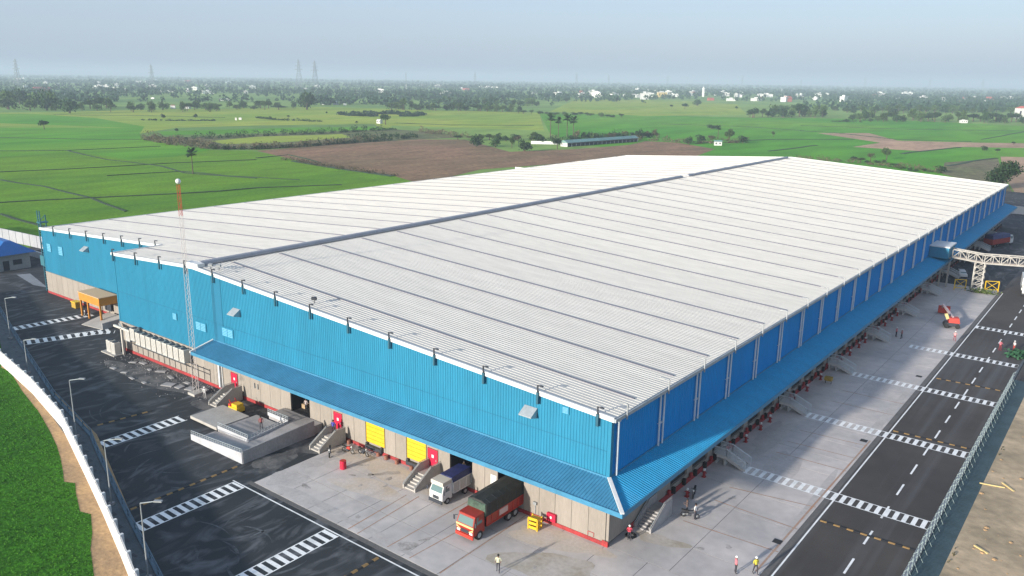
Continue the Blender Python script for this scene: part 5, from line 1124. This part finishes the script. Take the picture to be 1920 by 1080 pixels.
# rows of trees as individuals
rows = [('dark grove left of the bright paddies', [(-1068, 357, 22, 21.8), (-1042, 354, 21, 21.4), (-1072, 375, 22, 22.1), (-1020, 362, 21, 21.2), (-973, 351, 20, 20.4), (-1001, 371, 21, 21.1), (-976, 367, 21, 20.8), (-1188, 409, 21, 18.5), (-1181, 423, 22, 20.1), (-1194, 446, 21, 19.1)], 0),
        ('tree line behind the paddies at left', [(-962, 368, 12, 9.7), (-1002, 394, 13, 10.8), (-1046, 422, 13, 12.0), (-950, 387, 12, 11.6), (-990, 414, 13, 12.8), (-1033, 444, 13, 14.1), (-938, 407, 12, 9.8), (-977, 435, 13, 11.0), (-1021, 466, 14, 12.2)], 1),
        ('tree line right of the left paddies', [(-878, 417, 10, 8.4), (-901, 436, 10, 11.7), (-926, 457, 11, 10.8), (-952, 478, 11, 9.8), (-865, 438, 10, 12.1), (-888, 458, 11, 11.2), (-912, 479, 11, 10.3), (-938, 501, 11, 9.3), (-852, 459, 10, 11.6), (-875, 479, 11, 10.7), (-898, 501, 11, 9.7), (-924, 525, 11, 13.4), (-839, 480, 10, 11.0), (-861, 501, 11, 10.1), (-884, 524, 11, 9.1)], 0),
        ('far tree line before the temple', [(-899, 533, 11, 8.0), (-925, 558, 11, 11.7), (-953, 585, 11, 11.4), (-888, 551, 11, 10.0), (-914, 577, 11, 9.7), (-942, 605, 11, 9.3), (-877, 569, 11, 8.1), (-903, 596, 11, 11.8), (-931, 625, 12, 11.5), (-866, 587, 11, 10.2), (-892, 615, 11, 9.8), (-919, 645, 12, 9.4), (-855, 606, 11, 8.2), (-880, 634, 11, 12.0)], 4),
        ('belt behind the low grove', [(-782, 726, 11, 8.6), (-777, 730, 11, 12.1), (-771, 733, 11, 10.0), (-765, 736, 11, 13.5), (-759, 740, 11, 11.4), (-754, 743, 11, 9.3), (-748, 746, 11, 12.8), (-742, 749, 11, 10.7), (-737, 753, 11, 8.5), (-731, 756, 11, 12.1), (-725, 759, 11, 9.9), (-720, 762, 11, 13.5), (-714, 766, 11, 11.3), (-708, 769, 11, 9.2), (-703, 772, 11, 12.7), (-697, 775, 11, 10.6), (-691, 779, 11, 8.5), (-686, 782, 11, 12.0), (-680, 785, 11, 9.9), (-675, 788, 11, 13.4), (-669, 791, 11, 11.3), (-664, 795, 11, 9.1), (-658, 798, 11, 12.6), (-652, 801, 11, 10.5), (-647, 804, 11, 8.4), (-641, 807, 11, 11.9), (-636, 810, 10, 9.8)], 0),
        ('upper row of the middle belt', [(-911, 952, 13, 9.6), (-902, 957, 13, 12.3), (-894, 961, 13, 14.9), (-886, 965, 13, 9.6), (-878, 969, 13, 12.2), (-870, 973, 13, 14.8), (-862, 977, 13, 9.6), (-854, 981, 13, 12.2), (-846, 985, 13, 14.8), (-838, 989, 13, 9.5), (-831, 993, 13, 12.1), (-823, 997, 13, 14.7), (-815, 1001, 13, 9.5), (-807, 1005, 13, 12.1), (-799, 1009, 13, 14.7), (-791, 1013, 13, 9.5), (-784, 1017, 13, 12.0), (-776, 1021, 13, 14.6), (-768, 1025, 13, 9.4)], 1),
        ('thin row right of the middle belt', [(-608, 781, 8, 4.7), (-598, 781, 8, 4.7), (-588, 782, 8, 4.7), (-579, 782, 8, 4.6), (-569, 783, 8, 4.6), (-560, 783, 8, 4.6), (-551, 784, 8, 4.6), (-542, 784, 8, 4.6), (-533, 785, 8, 4.5), (-524, 785, 8, 4.5), (-515, 786, 8, 4.5), (-506, 786, 8, 4.5), (-497, 787, 8, 4.4), (-489, 787, 8, 4.4), (-480, 788, 8, 4.4), (-472, 788, 8, 4.4), (-464, 789, 7, 4.4)], 1),
        ('dark grove in the right fields', [(-374, 940, 11, 10.6), (-364, 930, 11, 15.0), (-360, 934, 11, 13.8), (-362, 954, 11, 12.6), (-364, 977, 12, 11.5), (-362, 987, 12, 16.4), (-353, 979, 11, 14.8), (-342, 967, 11, 13.3), (-336, 966, 11, 11.9), (-336, 983, 11, 10.7), (-338, 1008, 12, 15.7), (-338, 1023, 12, 14.5), (-330, 1019, 12, 13.0), (-319, 1006, 11, 11.5), (-311, 1000, 11, 16.1), (-310, 1013, 11, 14.8), (-312, 1038, 12, 13.8)], 0),
        ('upper row of the right grove', [(-433, 1185, 11, 7.3), (-428, 1194, 11, 11.4), (-422, 1203, 11, 10.6), (-416, 1212, 11, 9.8), (-411, 1221, 11, 9.0), (-405, 1231, 11, 8.2), (-399, 1240, 12, 7.4), (-393, 1249, 12, 11.6), (-387, 1259, 12, 10.8), (-381, 1268, 12, 10.0), (-375, 1278, 12, 9.2)], 1),
        ('long dark belt at right', [(-255, 970, 11, 9.5), (-243, 950, 11, 13.6), (-246, 984, 11, 12.7), (-245, 1005, 12, 11.6), (-231, 974, 11, 10.0), (-224, 971, 11, 14.3), (-228, 1012, 12, 13.5), (-222, 1014, 12, 12.2), (-208, 981, 11, 10.5), (-205, 996, 11, 9.4), (-208, 1035, 12, 14.2), (-198, 1018, 11, 12.7), (-187, 993, 11, 11.1), (-187, 1025, 11, 10.1), (-187, 1052, 12, 14.9), (-174, 1021, 11, 13.2), (-167, 1012, 11, 11.8), (-169, 1054, 12, 10.9), (-164, 1061, 12, 9.6), (-152, 1026, 11, 13.6), (-148, 1037, 11, 12.5), (-149, 1079, 12, 11.6), (-141, 1066, 11, 10.2), (-130, 1037, 11, 14.2), (-129, 1065, 11, 13.2), (-128, 1097, 12, 12.3), (-118, 1069, 11, 10.7), (-110, 1054, 11, 9.3), (-110, 1095, 11, 14.0), (-105, 1109, 12, 12.9), (-95, 1072, 11, 11.2), (-90, 1077, 11, 9.9), (-89, 1122, 12, 14.8)], 0),
        ('second belt at right', [(-337, 1229, 13, 9.5), (-322, 1208, 13, 13.2), (-333, 1281, 14, 12.3), (-317, 1258, 14, 10.4), (-303, 1238, 13, 14.1), (-313, 1313, 14, 13.2), (-297, 1288, 14, 11.3), (-283, 1267, 13, 9.5), (-293, 1345, 14, 14.2), (-277, 1318, 14, 12.2), (-264, 1298, 14, 10.4), (-272, 1378, 14, 15.2), (-257, 1348, 14, 13.1), (-244, 1329, 14, 11.3), (-251, 1411, 14, 10.2), (-236, 1380, 14, 14.1), (-223, 1360, 14, 12.2), (-230, 1445, 15, 11.2), (-215, 1412, 14, 15.1), (-203, 1393, 14, 13.2), (-208, 1480, 15, 12.2), (-193, 1444, 14, 10.1), (-181, 1425, 14, 14.1), (-186, 1515, 15, 13.2), (-171, 1477, 14, 11.1), (-160, 1459, 14, 15.1), (-163, 1552, 15, 14.2), (-149, 1511, 15, 12.1)], 4),
        ('scrub behind the long green shed', [(-297, 438, 6, 4.2), (-296, 442, 6, 6.2), (-294, 446, 6, 5.4), (-293, 450, 6, 4.6), (-291, 453, 6, 6.6), (-290, 457, 6, 5.8), (-288, 461, 6, 5.1), (-287, 465, 6, 4.3), (-285, 468, 6, 6.3), (-284, 472, 6, 5.5), (-282, 476, 6, 4.8), (-281, 480, 6, 6.8), (-279, 484, 6, 6.0), (-278, 488, 6, 5.2), (-276, 492, 6, 4.4), (-274, 496, 6, 6.5), (-273, 500, 6, 5.7), (-271, 504, 6, 4.9), (-269, 508, 6, 6.9), (-268, 512, 6, 6.1)], 3),
        ('bushes behind the far roof edge', [(-101, 431, 4, 2.1), (-94, 420, 4, 2.1), (-89, 415, 4, 2.0), (-86, 416, 4, 2.0), (-82, 417, 4, 2.0), (-78, 414, 4, 2.0), (-72, 405, 4, 2.0), (-67, 395, 4, 1.9), (-62, 389, 3, 1.9), (-59, 389, 3, 1.9), (-56, 390, 3, 1.9), (-53, 389, 3, 1.8), (-48, 383, 3, 1.8)], 2),
        ('farm belt front row', [(-354, 382, 6, 4.5), (-347, 381, 6, 4.5), (-340, 379, 6, 4.4), (-345, 392, 6, 4.5), (-338, 390, 6, 4.5), (-332, 388, 6, 4.5), (-337, 401, 6, 4.6), (-330, 400, 6, 4.5), (-324, 398, 6, 4.5), (-328, 411, 6, 4.6), (-322, 409, 6, 4.5), (-315, 407, 6, 4.5), (-320, 421, 7, 4.6), (-313, 419, 6, 4.6), (-307, 417, 6, 4.5)], 3)]
rt = random.Random(21)
for name, pts, lo in rows:
    pts = sortleft(pts)
    for i, (x, y, w_, h) in enumerate(pts):
        x += rt.uniform(-.25, .25)*w_; y += rt.uniform(-1, 1)*w_
        w_ *= rt.uniform(1.0, 1.75); h *= rt.uniform(.7, 1.25)
        k = rt.choice([0, 1, 2, 4]) if lo != 3 else rt.choice([0, 1, 3])
        pr = BP[{0: 0, 1: 1, 2: 0, 3: 2, 4: 1}[k]] if rt.random() < .72 else TP[k]
        plant(pr, x, y, w_, h, '%s tree from the left in the %s' % (ordn(i), name), 'trees of the '+name, h0=9.5 if pr in TP else 4.6)

# hedges: masses of shrubs
def hedge(pts, wd, h, m, label, seed, dens=5.0, leaf=.8):
    rg = np.random.default_rng(seed); P = []
    for a, b in zip(pts[:-1], pts[1:]):
        a = np.array(a); b = np.array(b); Ln = np.linalg.norm(b-a); nb = max(2, int(Ln/(wd*.55)))
        for i in range(nb):
            if rg.random() < .12: continue
            c = a+(b-a)*(i+rg.random())/nb+rg.normal(0, wd*.25, 2); hh = h*rg.uniform(.35, 1.25); ww = wd*rg.uniform(.35, .8); n = int(dens*ww*4)+8
            d = rg.normal(size=(n, 3)); d /= np.linalg.norm(d, axis=1)[:, None]; r = rg.uniform(.5, 1, n)
            P.append(np.column_stack([c[0]+d[:, 0]*r*ww, c[1]+d[:, 1]*r*ww, np.maximum(.1, hh*.45+d[:, 2]*r*hh*.55)]))
    o = link('hedge', numpy_leaves('hedge', np.vstack(P), leaf, m, seed)); return tag(o, label, 'hedge', kind='stuff')
hedge([(-492.7, 222.9), (-433.0, 210.6), (-399.7, 212.8), (-382.5, 231.5), (-378.2, 259.0), (-382.5, 291.8), (-387.3, 328.4)], 5, 4.2, LEAF[2], 'long brownish hedge along the lower side of the strip field', 31)
hedge([(-396.6, 210.8), (-379.4, 229.4), (-379.2, 288.9), (-380.2, 321.9), (-389.7, 373.1)], 4, 3.6, LEAF[0], 'dark bushes on the border of the brown fallow field', 32)
hedge([(-479.6, 237.9), (-472.6, 261.1), (-471.7, 294.4), (-465.4, 346.5), (-463.6, 421.2)], 5, 4.4, LEAF[0], 'dark hedge along the upper side of the strip field', 33)
hedge([(-510.7, 232.7), (-486.2, 230.4), (-451.0, 228.4), (-425.5, 231.1)], 7, 5.0, LEAF[2], 'grey brown thicket at the left tip of the strip field', 34)
hedge([(-689.7, 448.0), (-643.2, 439.5), (-596.1, 453.1)], 4, 2.6, LEAF[0], 'broken row of small bushes in the pale paddies', 35)
hedge([(-697.5, 566.2), (-648.2, 569.2), (-628.1, 598.2), (-646.3, 642.2), (-691.3, 625.8), (-704.6, 580.1)], 14, 4, LEAF[3], 'lens shaped low grove in the pale paddies', 36, 4, 2)
hedge([(-319.6, 203.3), (-305.2, 202.2), (-263.8, 194.5), (-228.6, 193.0)], 3.5, 1.9, LEAF[2], 'weedy edge between the brown field and the paddies', 37, 5, .5)
hedge([(-431.2, 417.4), (-393.2, 404.2), (-367.3, 399.1)], 7, 4.6, LEAF[2], 'dry scrub above the brown field', 38)
hedge([(-413.1, 329.6), (-409.1, 359.0), (-398.0, 380.6)], 5, 4, LEAF[0], 'dark bushes at the right end of the strip field', 39)
hedge([(-272.5, 475.0), (-243.0, 476.9), (-220.3, 472.9), (-198.0, 512.5)], 6, 4.0, LEAF[2], 'scrub between the long shed and the hut', 40)
hedge([(-127.8, 411.9), (-95.1, 410.6), (-65.9, 401.3), (-45.7, 387.0)], 3.5, 2.6, LEAF[2], 'weedy hedge behind the far roof edge', 41, 5, .55)
hedge([(-312.2, 429.5), (-292.5, 421.0), (-300.9, 476.2), (-290.6, 506.2)], 7, 5, LEAF[0], 'dark scrub around the farm palms', 42)
hedge([(-713.8, 343.0), (-688.9, 360.5), (-666.7, 390.7)], 4, 1.6, LEAF[3], 'thin dark weed line in the yellow paddies', 43, 4, .9)
hedge([(-259.3, 903.8), (-234.4, 918.1)], 6, 3, LEAF[0], 'low bushes in the right green field', 44)
# distant woodland to the horizon, thicker away from the field strips
def woodland(label, seed, bands, leafs, n):
    rg = np.random.default_rng(seed); P = []; Sz = []
    hx = np.array([r2.x, r2.y]); hf = np.array([cf.x, cf.y]); hf /= np.linalg.norm(hf); hx /= np.linalg.norm(hx)
    for (d0, d1, a0, a1, cl, hgt) in bands:
        for _ in range(cl):
            q = rg.random(); d = 1/((1-q)/d0+q/d1); a = rg.uniform(a0, a1)          # angle tangent
            c = np.array([CAM.x, CAM.y])+hf*d+hx*d*a; ln = rg.uniform(.015, .06)*d; nt_ = rg.integers(6, 22)
            for _t in range(nt_):
                o = hx*rg.normal(0, ln)+hf*rg.normal(0, ln*.5); hh = hgt*rg.uniform(.5, 1.2); rr = hh*rg.uniform(.35, .75); k = n
                dd = rg.normal(size=(k, 3)); dd /= np.linalg.norm(dd, axis=1)[:, None]; r = rg.uniform(.4, 1, k)
                P.append(np.column_stack([c[0]+o[0]+dd[:, 0]*r*rr, c[1]+o[1]+dd[:, 1]*r*rr, np.maximum(.2, hh*.5+dd[:, 2]*r*hh*.5)])); Sz.append(np.full(k, hh*.42))
    o = link('distant_woodland', numpy_leaves('distant_woodland', np.vstack(P), np.concatenate(Sz), LEAF[3], seed)); return tag(o, label, 'woodland', kind='stuff')
woodland('scattered far trees and groves in the plain nearest the field edge', 51, [(1250, 1900, -.68, -.05, 40, 11), (1500, 2200, -.25, .12, 24, 12), (1350, 2100, .38, .68, 42, 12), (1900, 2400, .1, .45, 8, 10)], 3, 22)
woodland('hazy belt of distant trees across the middle of the plain', 52, [(1900, 3600, -.7, .12, 140, 12), (2400, 3600, .1, .42, 60, 13), (2000, 3600, .38, .7, 85, 12)], 3, 14)
woodland('faint blue line of farthest trees under the horizon', 53, [(3400, 9000, -.72, .72, 420, 15), (6000, 14000, -.75, .75, 260, 20)], 3, 9)

# farm and far houses
def gable_house(name, label, cat, x, y, rz, w_, d, h, roofm, wallm=HOUSEW, grp=None, roofh=None):
    t = thing(name, label, cat, (x, y, -.05), rz, grp); MB().box(-w_/2, w_/2, -d/2, d/2, 0, h).build('wall', wallm, t); rh = roofh or d*.22
    o = .25; MB().hull([(-w_/2-o, -d/2-o, h), (w_/2+o, -d/2-o, h), (w_/2+o, d/2+o, h), (-w_/2-o, d/2+o, h)], [(-w_/2-o, -.05, h+rh), (w_/2+o, -.05, h+rh), (w_/2+o, .05, h+rh), (-w_/2-o, .05, h+rh)]).build('roof', roofm, t)
    for k in range(max(2, int(w_/4))): x_ = -w_/2+(k+.5)*w_/max(2, int(w_/4)); MB().box(x_-.5, x_+.5, -d/2-.05, -d/2-.003, h*.35, h*.75).build('window', DKMET, t)
    return t
pa = Vector((-265.2, 383.0)); pb_ = Vector((-257.6, 460.5)); d = pb_-pa; LN = d.length
fs_ = thing('farm_shed', 'long low green roofed farm shed with open side beyond the brown field', 'shed', (pa.x, pa.y, 0), math.atan2(d.y, d.x))
MB().box(0, LN, 5.6, 6, 0, 2.6).box(0, .3, 0, 6, 0, 2.6).box(LN-.3, LN, 0, 6, 0, 2.6).build('wall', HOUSEW, fs_)
MB().hull([(-.5, -.6, 2.5), (LN+.5, -.6, 2.5), (LN+.5, 6.6, 2.5), (-.5, 6.6, 2.5)], [(-.5, 2.8, 4.1), (LN+.5, 2.8, 4.1), (LN+.5, 3.2, 4.1), (-.5, 3.2, 4.1)]).build('roof', SHEDGRN, fs_)
for k in range(18): MB().bar((LN*k/17, .2, 0), (LN*k/17, .2, 2.6), .25).build('post', HOUSEW, fs_)
MB().box(.5, LN-.5, .4, 5.5, 0, 1.2).build('stalls', DKMET, fs_)
hx_, hy_ = (-202.2, 472.1); gable_house('hut', 'small pale grey hut among trees right of the long shed', 'hut', hx_, hy_, .5, 5, 4, 2.6, SHEDGRN, HOUSEW)
hx_, hy_ = (-541.8, 478.3); gable_house('white_shed', 'tiny white shed left of the dense round tree', 'shed', hx_, hy_, .2, 4, 4, 3, HOUSEW)
hx_, hy_ = (-288.4, 390.0); o = MB().box(-9, 9, -.15, .15, 0, 2).build('white_fence_wall', HOUSEW); o.location = (hx_, hy_, 0); o.rotation_euler = (0, 0, .6); tag(o, 'short whitish wall beside the farm trees left of the green shed', 'wall')
far = [((-116.0, 1256.0, 21.6, 15.9), 1, 'large red and white building at the right picture edge'), ((-146.7, 1015.5, 7.4, 3.7), 0, 'white hut at the foot of the right tree belt'), ((-443.6, 2441.9, 17.3, 10.1), 0, 'white house in the right town, second from right'), ((-399.8, 2540.5, 20.6, 10.3), 0, 'white house in the right town, rightmost'), ((-817.5, 3261.2, 15.9, 15.9), 0, 'white tower house in the right part of the town'), ((-538.3, 1924.1, 9.7, 4.9), 0, 'small white house above the right fields'),
       ((-1029.9, 1951.8, 25.6, 15.6), 2, 'largest cream building in the distant town'), ((-1139.5, 2198.4, 19.0, 15.9), 0, 'white building touching the cream building from behind'), ((-1080.8, 1977.4, 23.3, 11.6), 0, 'white building left of the large cream one'), ((-1061.9, 1860.3, 27.8, 8.3), 0, 'long low white building in the distant town'), ((-1226.9, 1910.0, 14.8, 8.9), 0, 'small white building left in the distant town'), ((-1299.0, 1884.8, 9.0, 7.5), 0, 'small far white house above the middle field, right'), ((-1309.0, 1849.8, 8.9, 5.9), 0, 'small far white house above the middle field, left'),
       ((-1048.3, 2074.2, 8.9, 8.9), 0, 'tiny white house right of the cream building'), ((-1108.3, 2301.4, 16.3, 11.4), 1, 'small reddish building in the distant town'), ((-1015.6, 2171.9, 6.1, 27.5), 0, 'slender white tower in the distant town'), ((-1024.0, 2348.9, 19.4, 11.3), 0, 'low white house right of the slender tower'), ((-936.2, 2219.2, 9.1, 12.2), 0, 'narrow white house right of the slender tower'), ((-1138.0, 2732.1, 13.0, 11.1), 0, 'bright white house by the middle horizon'), ((-937.6, 2404.9, 19.3, 9.7), 0, 'grey white house before the right town'),
       ((-849.3, 2467.5, 6.4, 11.3), 0, 'narrow white house in the right town'), ((-842.0, 2488.4, 11.3, 8.1), 0, 'low white house beside the narrow one'), ((-851.1, 2663.2, 20.5, 10.2), 0, 'slanted bright white house in the right town'), ((-836.4, 2707.1, 10.3, 12.1), 0, 'white house right of the slanted one'),
       ((-1716.5, 1579.0, 24.0, 10.5), 0, 'white building in the middle distance, right of centre left'), ((-1783.5, 1616.7, 10.8, 7.7), 0, 'small white building beside it to the left'), ((-2507.5, 1997.8, 20.2, 10.1), 0, 'far white shed near the pylons'), ((-2197.0, 1698.1, 14.0, 5.2), 0, 'low far white shed left of the pylons'), ((-1794.1, 1555.1, 21.3, 6.1), 0, 'long grey white building in the middle woods'), ((-1631.5, 1645.7, 12.0, 7.5), 0, 'white house in the woods right of the slim mast'), ((-2832.0, 2908.1, 36.3, 10.4), 0, 'pale far shed above the woods'), ((-2536.3, 3047.4, 102.1, 7.7), 0, 'very long far white roof near the horizon'), ((-2156.9, 2424.8, 20.9, 6.3), 0, 'pale far roof left of the very long one'),
       ((-967.7, 786.1, 8.2, 5.7), 0, 'white farmhouse in the pale fields'), ((-977.1, 768.1, 4.1, 4.1), 0, 'small white outbuilding left of the farmhouse'), ((-942.6, 782.4, 4.8, 3.2), 0, 'small white outbuilding right of the farmhouse'), ((-952.8, 510.6, 5.4, 4.7), 1, 'tiny pinkish temple by the left tree line'), ((-944.6, 524.7, 8.1, 2.7), 0, 'low pale shed right of the tiny temple'), ((-665.9, 408.5, 1.5, 2.6), 0, 'white post-like hut in the pale paddies, left'), ((-672.0, 417.4, 2.6, 2.1), 0, 'white hut in the pale paddies, right'),
       ((-2234.0, 1028.7, 11.4, 5.7), 0, 'bright far house left of the left town'), ((-2230.9, 1085.0, 17.4, 5.8), 0, 'long white far house in the left town'), ((-2084.8, 1038.8, 11.0, 5.5), 0, 'white far house in the left town, middle'), ((-2224.5, 1199.5, 9.1, 7.5), 0, 'small white far house below the faint pylon'), ((-1883.4, 1036.1, 38.9, 3.9), 0, 'very long pale shed in the left town'), ((-2065.7, 1221.4, 17.5, 10.2), 0, 'cluster house in the left town, rightmost'), ((-1818.2, 1051.9, 7.7, 10.2), 0, 'narrow house in the left town'), ((-1223.8, 761.0, 16.2, 3.6), 0, 'long pale roof before the central woods'), ((-1190.9, 404.0, 7.1, 8.5), 1, 'pinkish house at the left picture edge'), ((-1523.9, 654.1, 7.7, 5.8), 0, 'pale house between the left tree groups'), ((-1566.1, 650.5, 5.9, 5.9), 0, 'narrow pale house among the left trees'), ((-1352.2, 705.0, 5.5, 2.8), 0, 'grey low house in the left fields')]
rf = random.Random(9)
for (x, y, w_, h), c, lb in far:
    t = thing('house', lb, 'house', (x, y, -.1), rf.uniform(.4, .9), 'houses of the far villages'); dd = min(w_, 12)*.6
    MB().box(-w_/2, w_/2, -dd/2, dd/2, 0, h*.82).build('wall', [HOUSEW, HOUSEW, CREAM][c], t)
    if c == 1: MB().hull([(-w_/2-.3, -dd/2-.3, h*.82), (w_/2+.3, -dd/2-.3, h*.82), (w_/2+.3, dd/2+.3, h*.82), (-w_/2-.3, dd/2+.3, h*.82)], [(-w_/4, -.1, h), (w_/4, -.1, h), (w_/4, .1, h), (-w_/4, .1, h)]).build('roof', HOUSER, t)
    else: MB().box(-w_/2-.3, w_/2+.3, -dd/2-.3, dd/2+.3, h*.82+.01, h*.88).box(-w_/4, w_/6, -dd/4, dd/4, h*.88, h).build('roof', HOUSEW, t)
    if w_ > 7:
        for k in range(3): MB().box(-w_*.35+k*w_*.3, -w_*.35+k*w_*.3+w_*.1, -dd/2-.12, -dd/2-.02, h*.3, h*.6).build('window', DKMET, t)
# more small houses, one mesh each, strewn through the town belt
hm1 = MB().box(-6, 6, -4, 4, 0, 5.5).box(-6.4, 6.4, -4.4, 4.4, 5.5, 5.9).box(-2, 2, -2, 2, 5.9, 7.5).mesh('house', HOUSEW)
hm2 = MB().box(-6, 6, -4, 4, 0, 4).hull([(-6.5, -4.5, 4), (6.5, -4.5, 4), (6.5, 4.5, 4), (-6.5, 4.5, 4)], [(-6.5, -.1, 6.5), (6.5, -.1, 6.5), (6.5, .1, 6.5), (-6.5, .1, 6.5)]).mesh('house', HOUSER)
hl = []
hxv = Vector((r2.x, r2.y)).normalized(); hfv = Vector((cf.x, cf.y)).normalized()
for i in range(88):
    q = rf.random(); d = 1/((1-q)/1900+q/5200); a = rf.choice([rf.uniform(-.62, -.3), rf.uniform(-.1, .62), rf.uniform(.05, .62)])
    c = Vector((CAM.x, CAM.y))+hfv*d+hxv*d*a; hl.append((c.x, c.y))
for i, (x, y) in enumerate(sortleft(hl)):
    o = link('house', hm1 if rf.random() < .8 else hm2, None, (x, y, -.1)); o.rotation_euler = (0, 0, rf.uniform(0, 1.5)); s_ = rf.uniform(.7, 1.7); o.scale = (s_*rf.uniform(.7, 1.8), s_, s_*rf.uniform(.8, 1.5))
    tag(o, '%s small hazy house from the left in the distant town belt' % ordn(i), 'house', 'small houses strewn through the distant town')
# pylons
def pylon_proto(H=1.0):
    mb = MB(); Z = [0, .2, .4, .56, .68, .78, .88, 1.0]; wz = lambda z: .10*(1-z)**1.2+.012
    for a, b in zip(Z[:-1], Z[1:]):
        wa, wb = wz(a), wz(b); ca = [(-wa, -wa, a), (wa, -wa, a), (wa, wa, a), (-wa, wa, a)]; cb_ = [(-wb, -wb, b), (wb, -wb, b), (wb, wb, b), (-wb, wb, b)]
        for i in range(4): mb.bar(ca[i], cb_[i], .007); mb.bar(ca[i], cb_[(i+1) % 4], .0045); mb.bar(ca[(i+1) % 4], cb_[i], .0045)
    body = mb.mesh('lattice', PYLON); m2 = []
    for z, w_ in ((.66, .15), (.78, .13), (.9, .10)):
        m2.append(MB().bar((-w_, 0, z), (w_, 0, z), .008).bar((0, 0, z+.04), (-w_, 0, z), .006).bar((0, 0, z+.04), (w_, 0, z), .006).mesh('cross_arm', PYLON))
    return body, m2
PY = pylon_proto()
pys = [((-2478.5, 938.1, 1.5, 76.8), 'tallest faint pylon at the left above the fields'), ((-2306.9, 1234.0, 1.6, 68.5), 'faint pylon above the left town'), ((-2198.3, 1675.5, 1.7, 93.7), 'left pylon of the close pair'), ((-2194.8, 1737.8, 1.8, 91.8), 'right pylon of the close pair'), ((-2384.7, 8782.5, 5.4, 117.8), 'small far pylon above the right town'), ((-1802.5, 8840.8, 5.2, 113.5), 'tiny pylon farther right on the horizon'), ((-2387.1, 6932.2, 4.4, 70.9), 'tiny faint pylon left of the right town'),
       ((-2558.0, 3837.8, 3.0, 76.8), 'faint far mast above the middle fields'), ((-2567.6, 4190.9, 3.1, 75.2), 'second faint far mast above the middle fields'), ((-2390.3, 4584.1, 3.3, 71.8), 'faint far mast above the cream building'), ((-2388.8, 5719.7, 3.8, 84.2), 'faint far mast right of the slender tower'), ((-3074.3, 3578.9, 3.0, 78.6), 'faint far mast above the central woods'), ((-1300.4, 8523.3, 4.8, 105.7), 'faint pylon close to the right picture edge')]
for (x, y, w_, h), lb in pys:
    t = thing('power_pylon', lb, 'pylon', (x, y, -.1), .5, 'power pylons on the horizon'); t.scale = (h, h, h); link('lattice', PY[0], t)
    for q in PY[1]: link('cross_arm', q, t)
x, y, w_, h = (-1833.3, 1798.2, 1.7, 56.3); t = thing('far_mast', 'slim lattice mast with a white foot in the far woods', 'mast', (x, y, 0)); MB().bar((0, 0, 0), (0, 0, h), .9).build('shaft', PYLON, t); MB().bar((0, 0, 6), (0, 0, h*.4), 1.6).build('white_section', HOUSEW, t)
# white wall beyond the far end
bk = MB().box(-30, 60, 262, 262.4, 0, 2.6).build('rear_boundary_wall', WHW); tag(bk, 'white boundary wall beyond the far right warehouse corner', 'wall')
o = MB().box(-200, -134, 244, 244.3, 0, 2.2).build('rear_boundary_wall', WHW); tag(o, 'pale wall hidden along the rear left of the warehouse', 'wall')
rg = np.random.default_rng(77)
# rice tufts in the near left field
def inpoly(p, poly):
    x, y = p[:, 0], p[:, 1]; r = np.zeros(len(p), bool); n = len(poly); j = n-1
    for i in range(n):
        xi, yi = poly[i]; xj, yj = poly[j]; c = ((yi > y) != (yj > y)) & (x < (xj-xi)*(y-yi)/(yj-yi+1e-12)+xi); r ^= c; j = i
    return r
q = np.column_stack([rg.uniform(-150, -20, 260000), rg.uniform(-80, 5, 260000)]); q = q[inpoly(q, NEARF)]
vis = ((q[:, 0]-CAM.x)*r2.x+(q[:, 1]-CAM.y)*r2.y)/((q[:, 0]-CAM.x)*cf.x+(q[:, 1]-CAM.y)*cf.y+CAM.z*.247) > -.72
q = q[vis][:110000]
tag(link('rice_plants', numpy_leaves('rice_plants', np.column_stack([q, rg.uniform(.05, .11, len(q))]), .15, leafmat('rice_leaf', (.055, .18, .010), (.035, .13, .007)), 3)), 'dense dark green rice plants filling the near left field', 'rice', kind='stuff')
q = np.column_stack([rg.uniform(25.5, 60, 9000), rg.uniform(5, 74, 9000)]); k = np.sin(q[:, 0]*.35)+np.sin(q[:, 1]*.22+q[:, 0]*.15) > 1.35; q = q[k]
tag(link('dry_weeds', numpy_leaves('dry_weeds', np.column_stack([q, rg.uniform(.03, .18, len(q))]), .28, LEAF[2], 4)), 'dry weeds dotting the brown dirt right of the fence', 'weeds', kind='stuff')
for i, (x, y, a, ln) in enumerate(((26.2, 36.5, .3, 2.4), (27.6, 37.2, -.8, 1.8), (27.5, 21.5, -.5, 1.4), (29.5, 52, .2, 1.6))):
    o = MB().box(-ln/2, ln/2, -.09, .09, 0, .1).build('loose_plank', CREAM); o.location = (x, y, .03); o.rotation_euler = (0, .03, a); tag(o, '%s pale plank lying on the dirt right of the fence, counted from the camera side' % ['second', 'third', 'first', 'fourth'][i], 'plank')

# ------------------------------------------------------------------ haze
hzm = bpy.data.materials.new('haze'); hzm.use_nodes = True; t = hzm.node_tree; t.nodes.clear(); out = t.nodes.new('ShaderNodeOutputMaterial'); pv = t.nodes.new('ShaderNodeVolumePrincipled')
pv.inputs['Color'].default_value = (.53, .63, .76, 1); pv.inputs['Density'].default_value = .00021; pv.inputs['Anisotropy'].default_value = .0; t.links.new(pv.outputs[0], out.inputs['Volume'])
hz_ = MB().box(-23000, 17000, -3500, 21000, -2, 105).build('haze', hzm); hz_['kind'] = 'stuff'
S.cycles.volume_bounces = 1
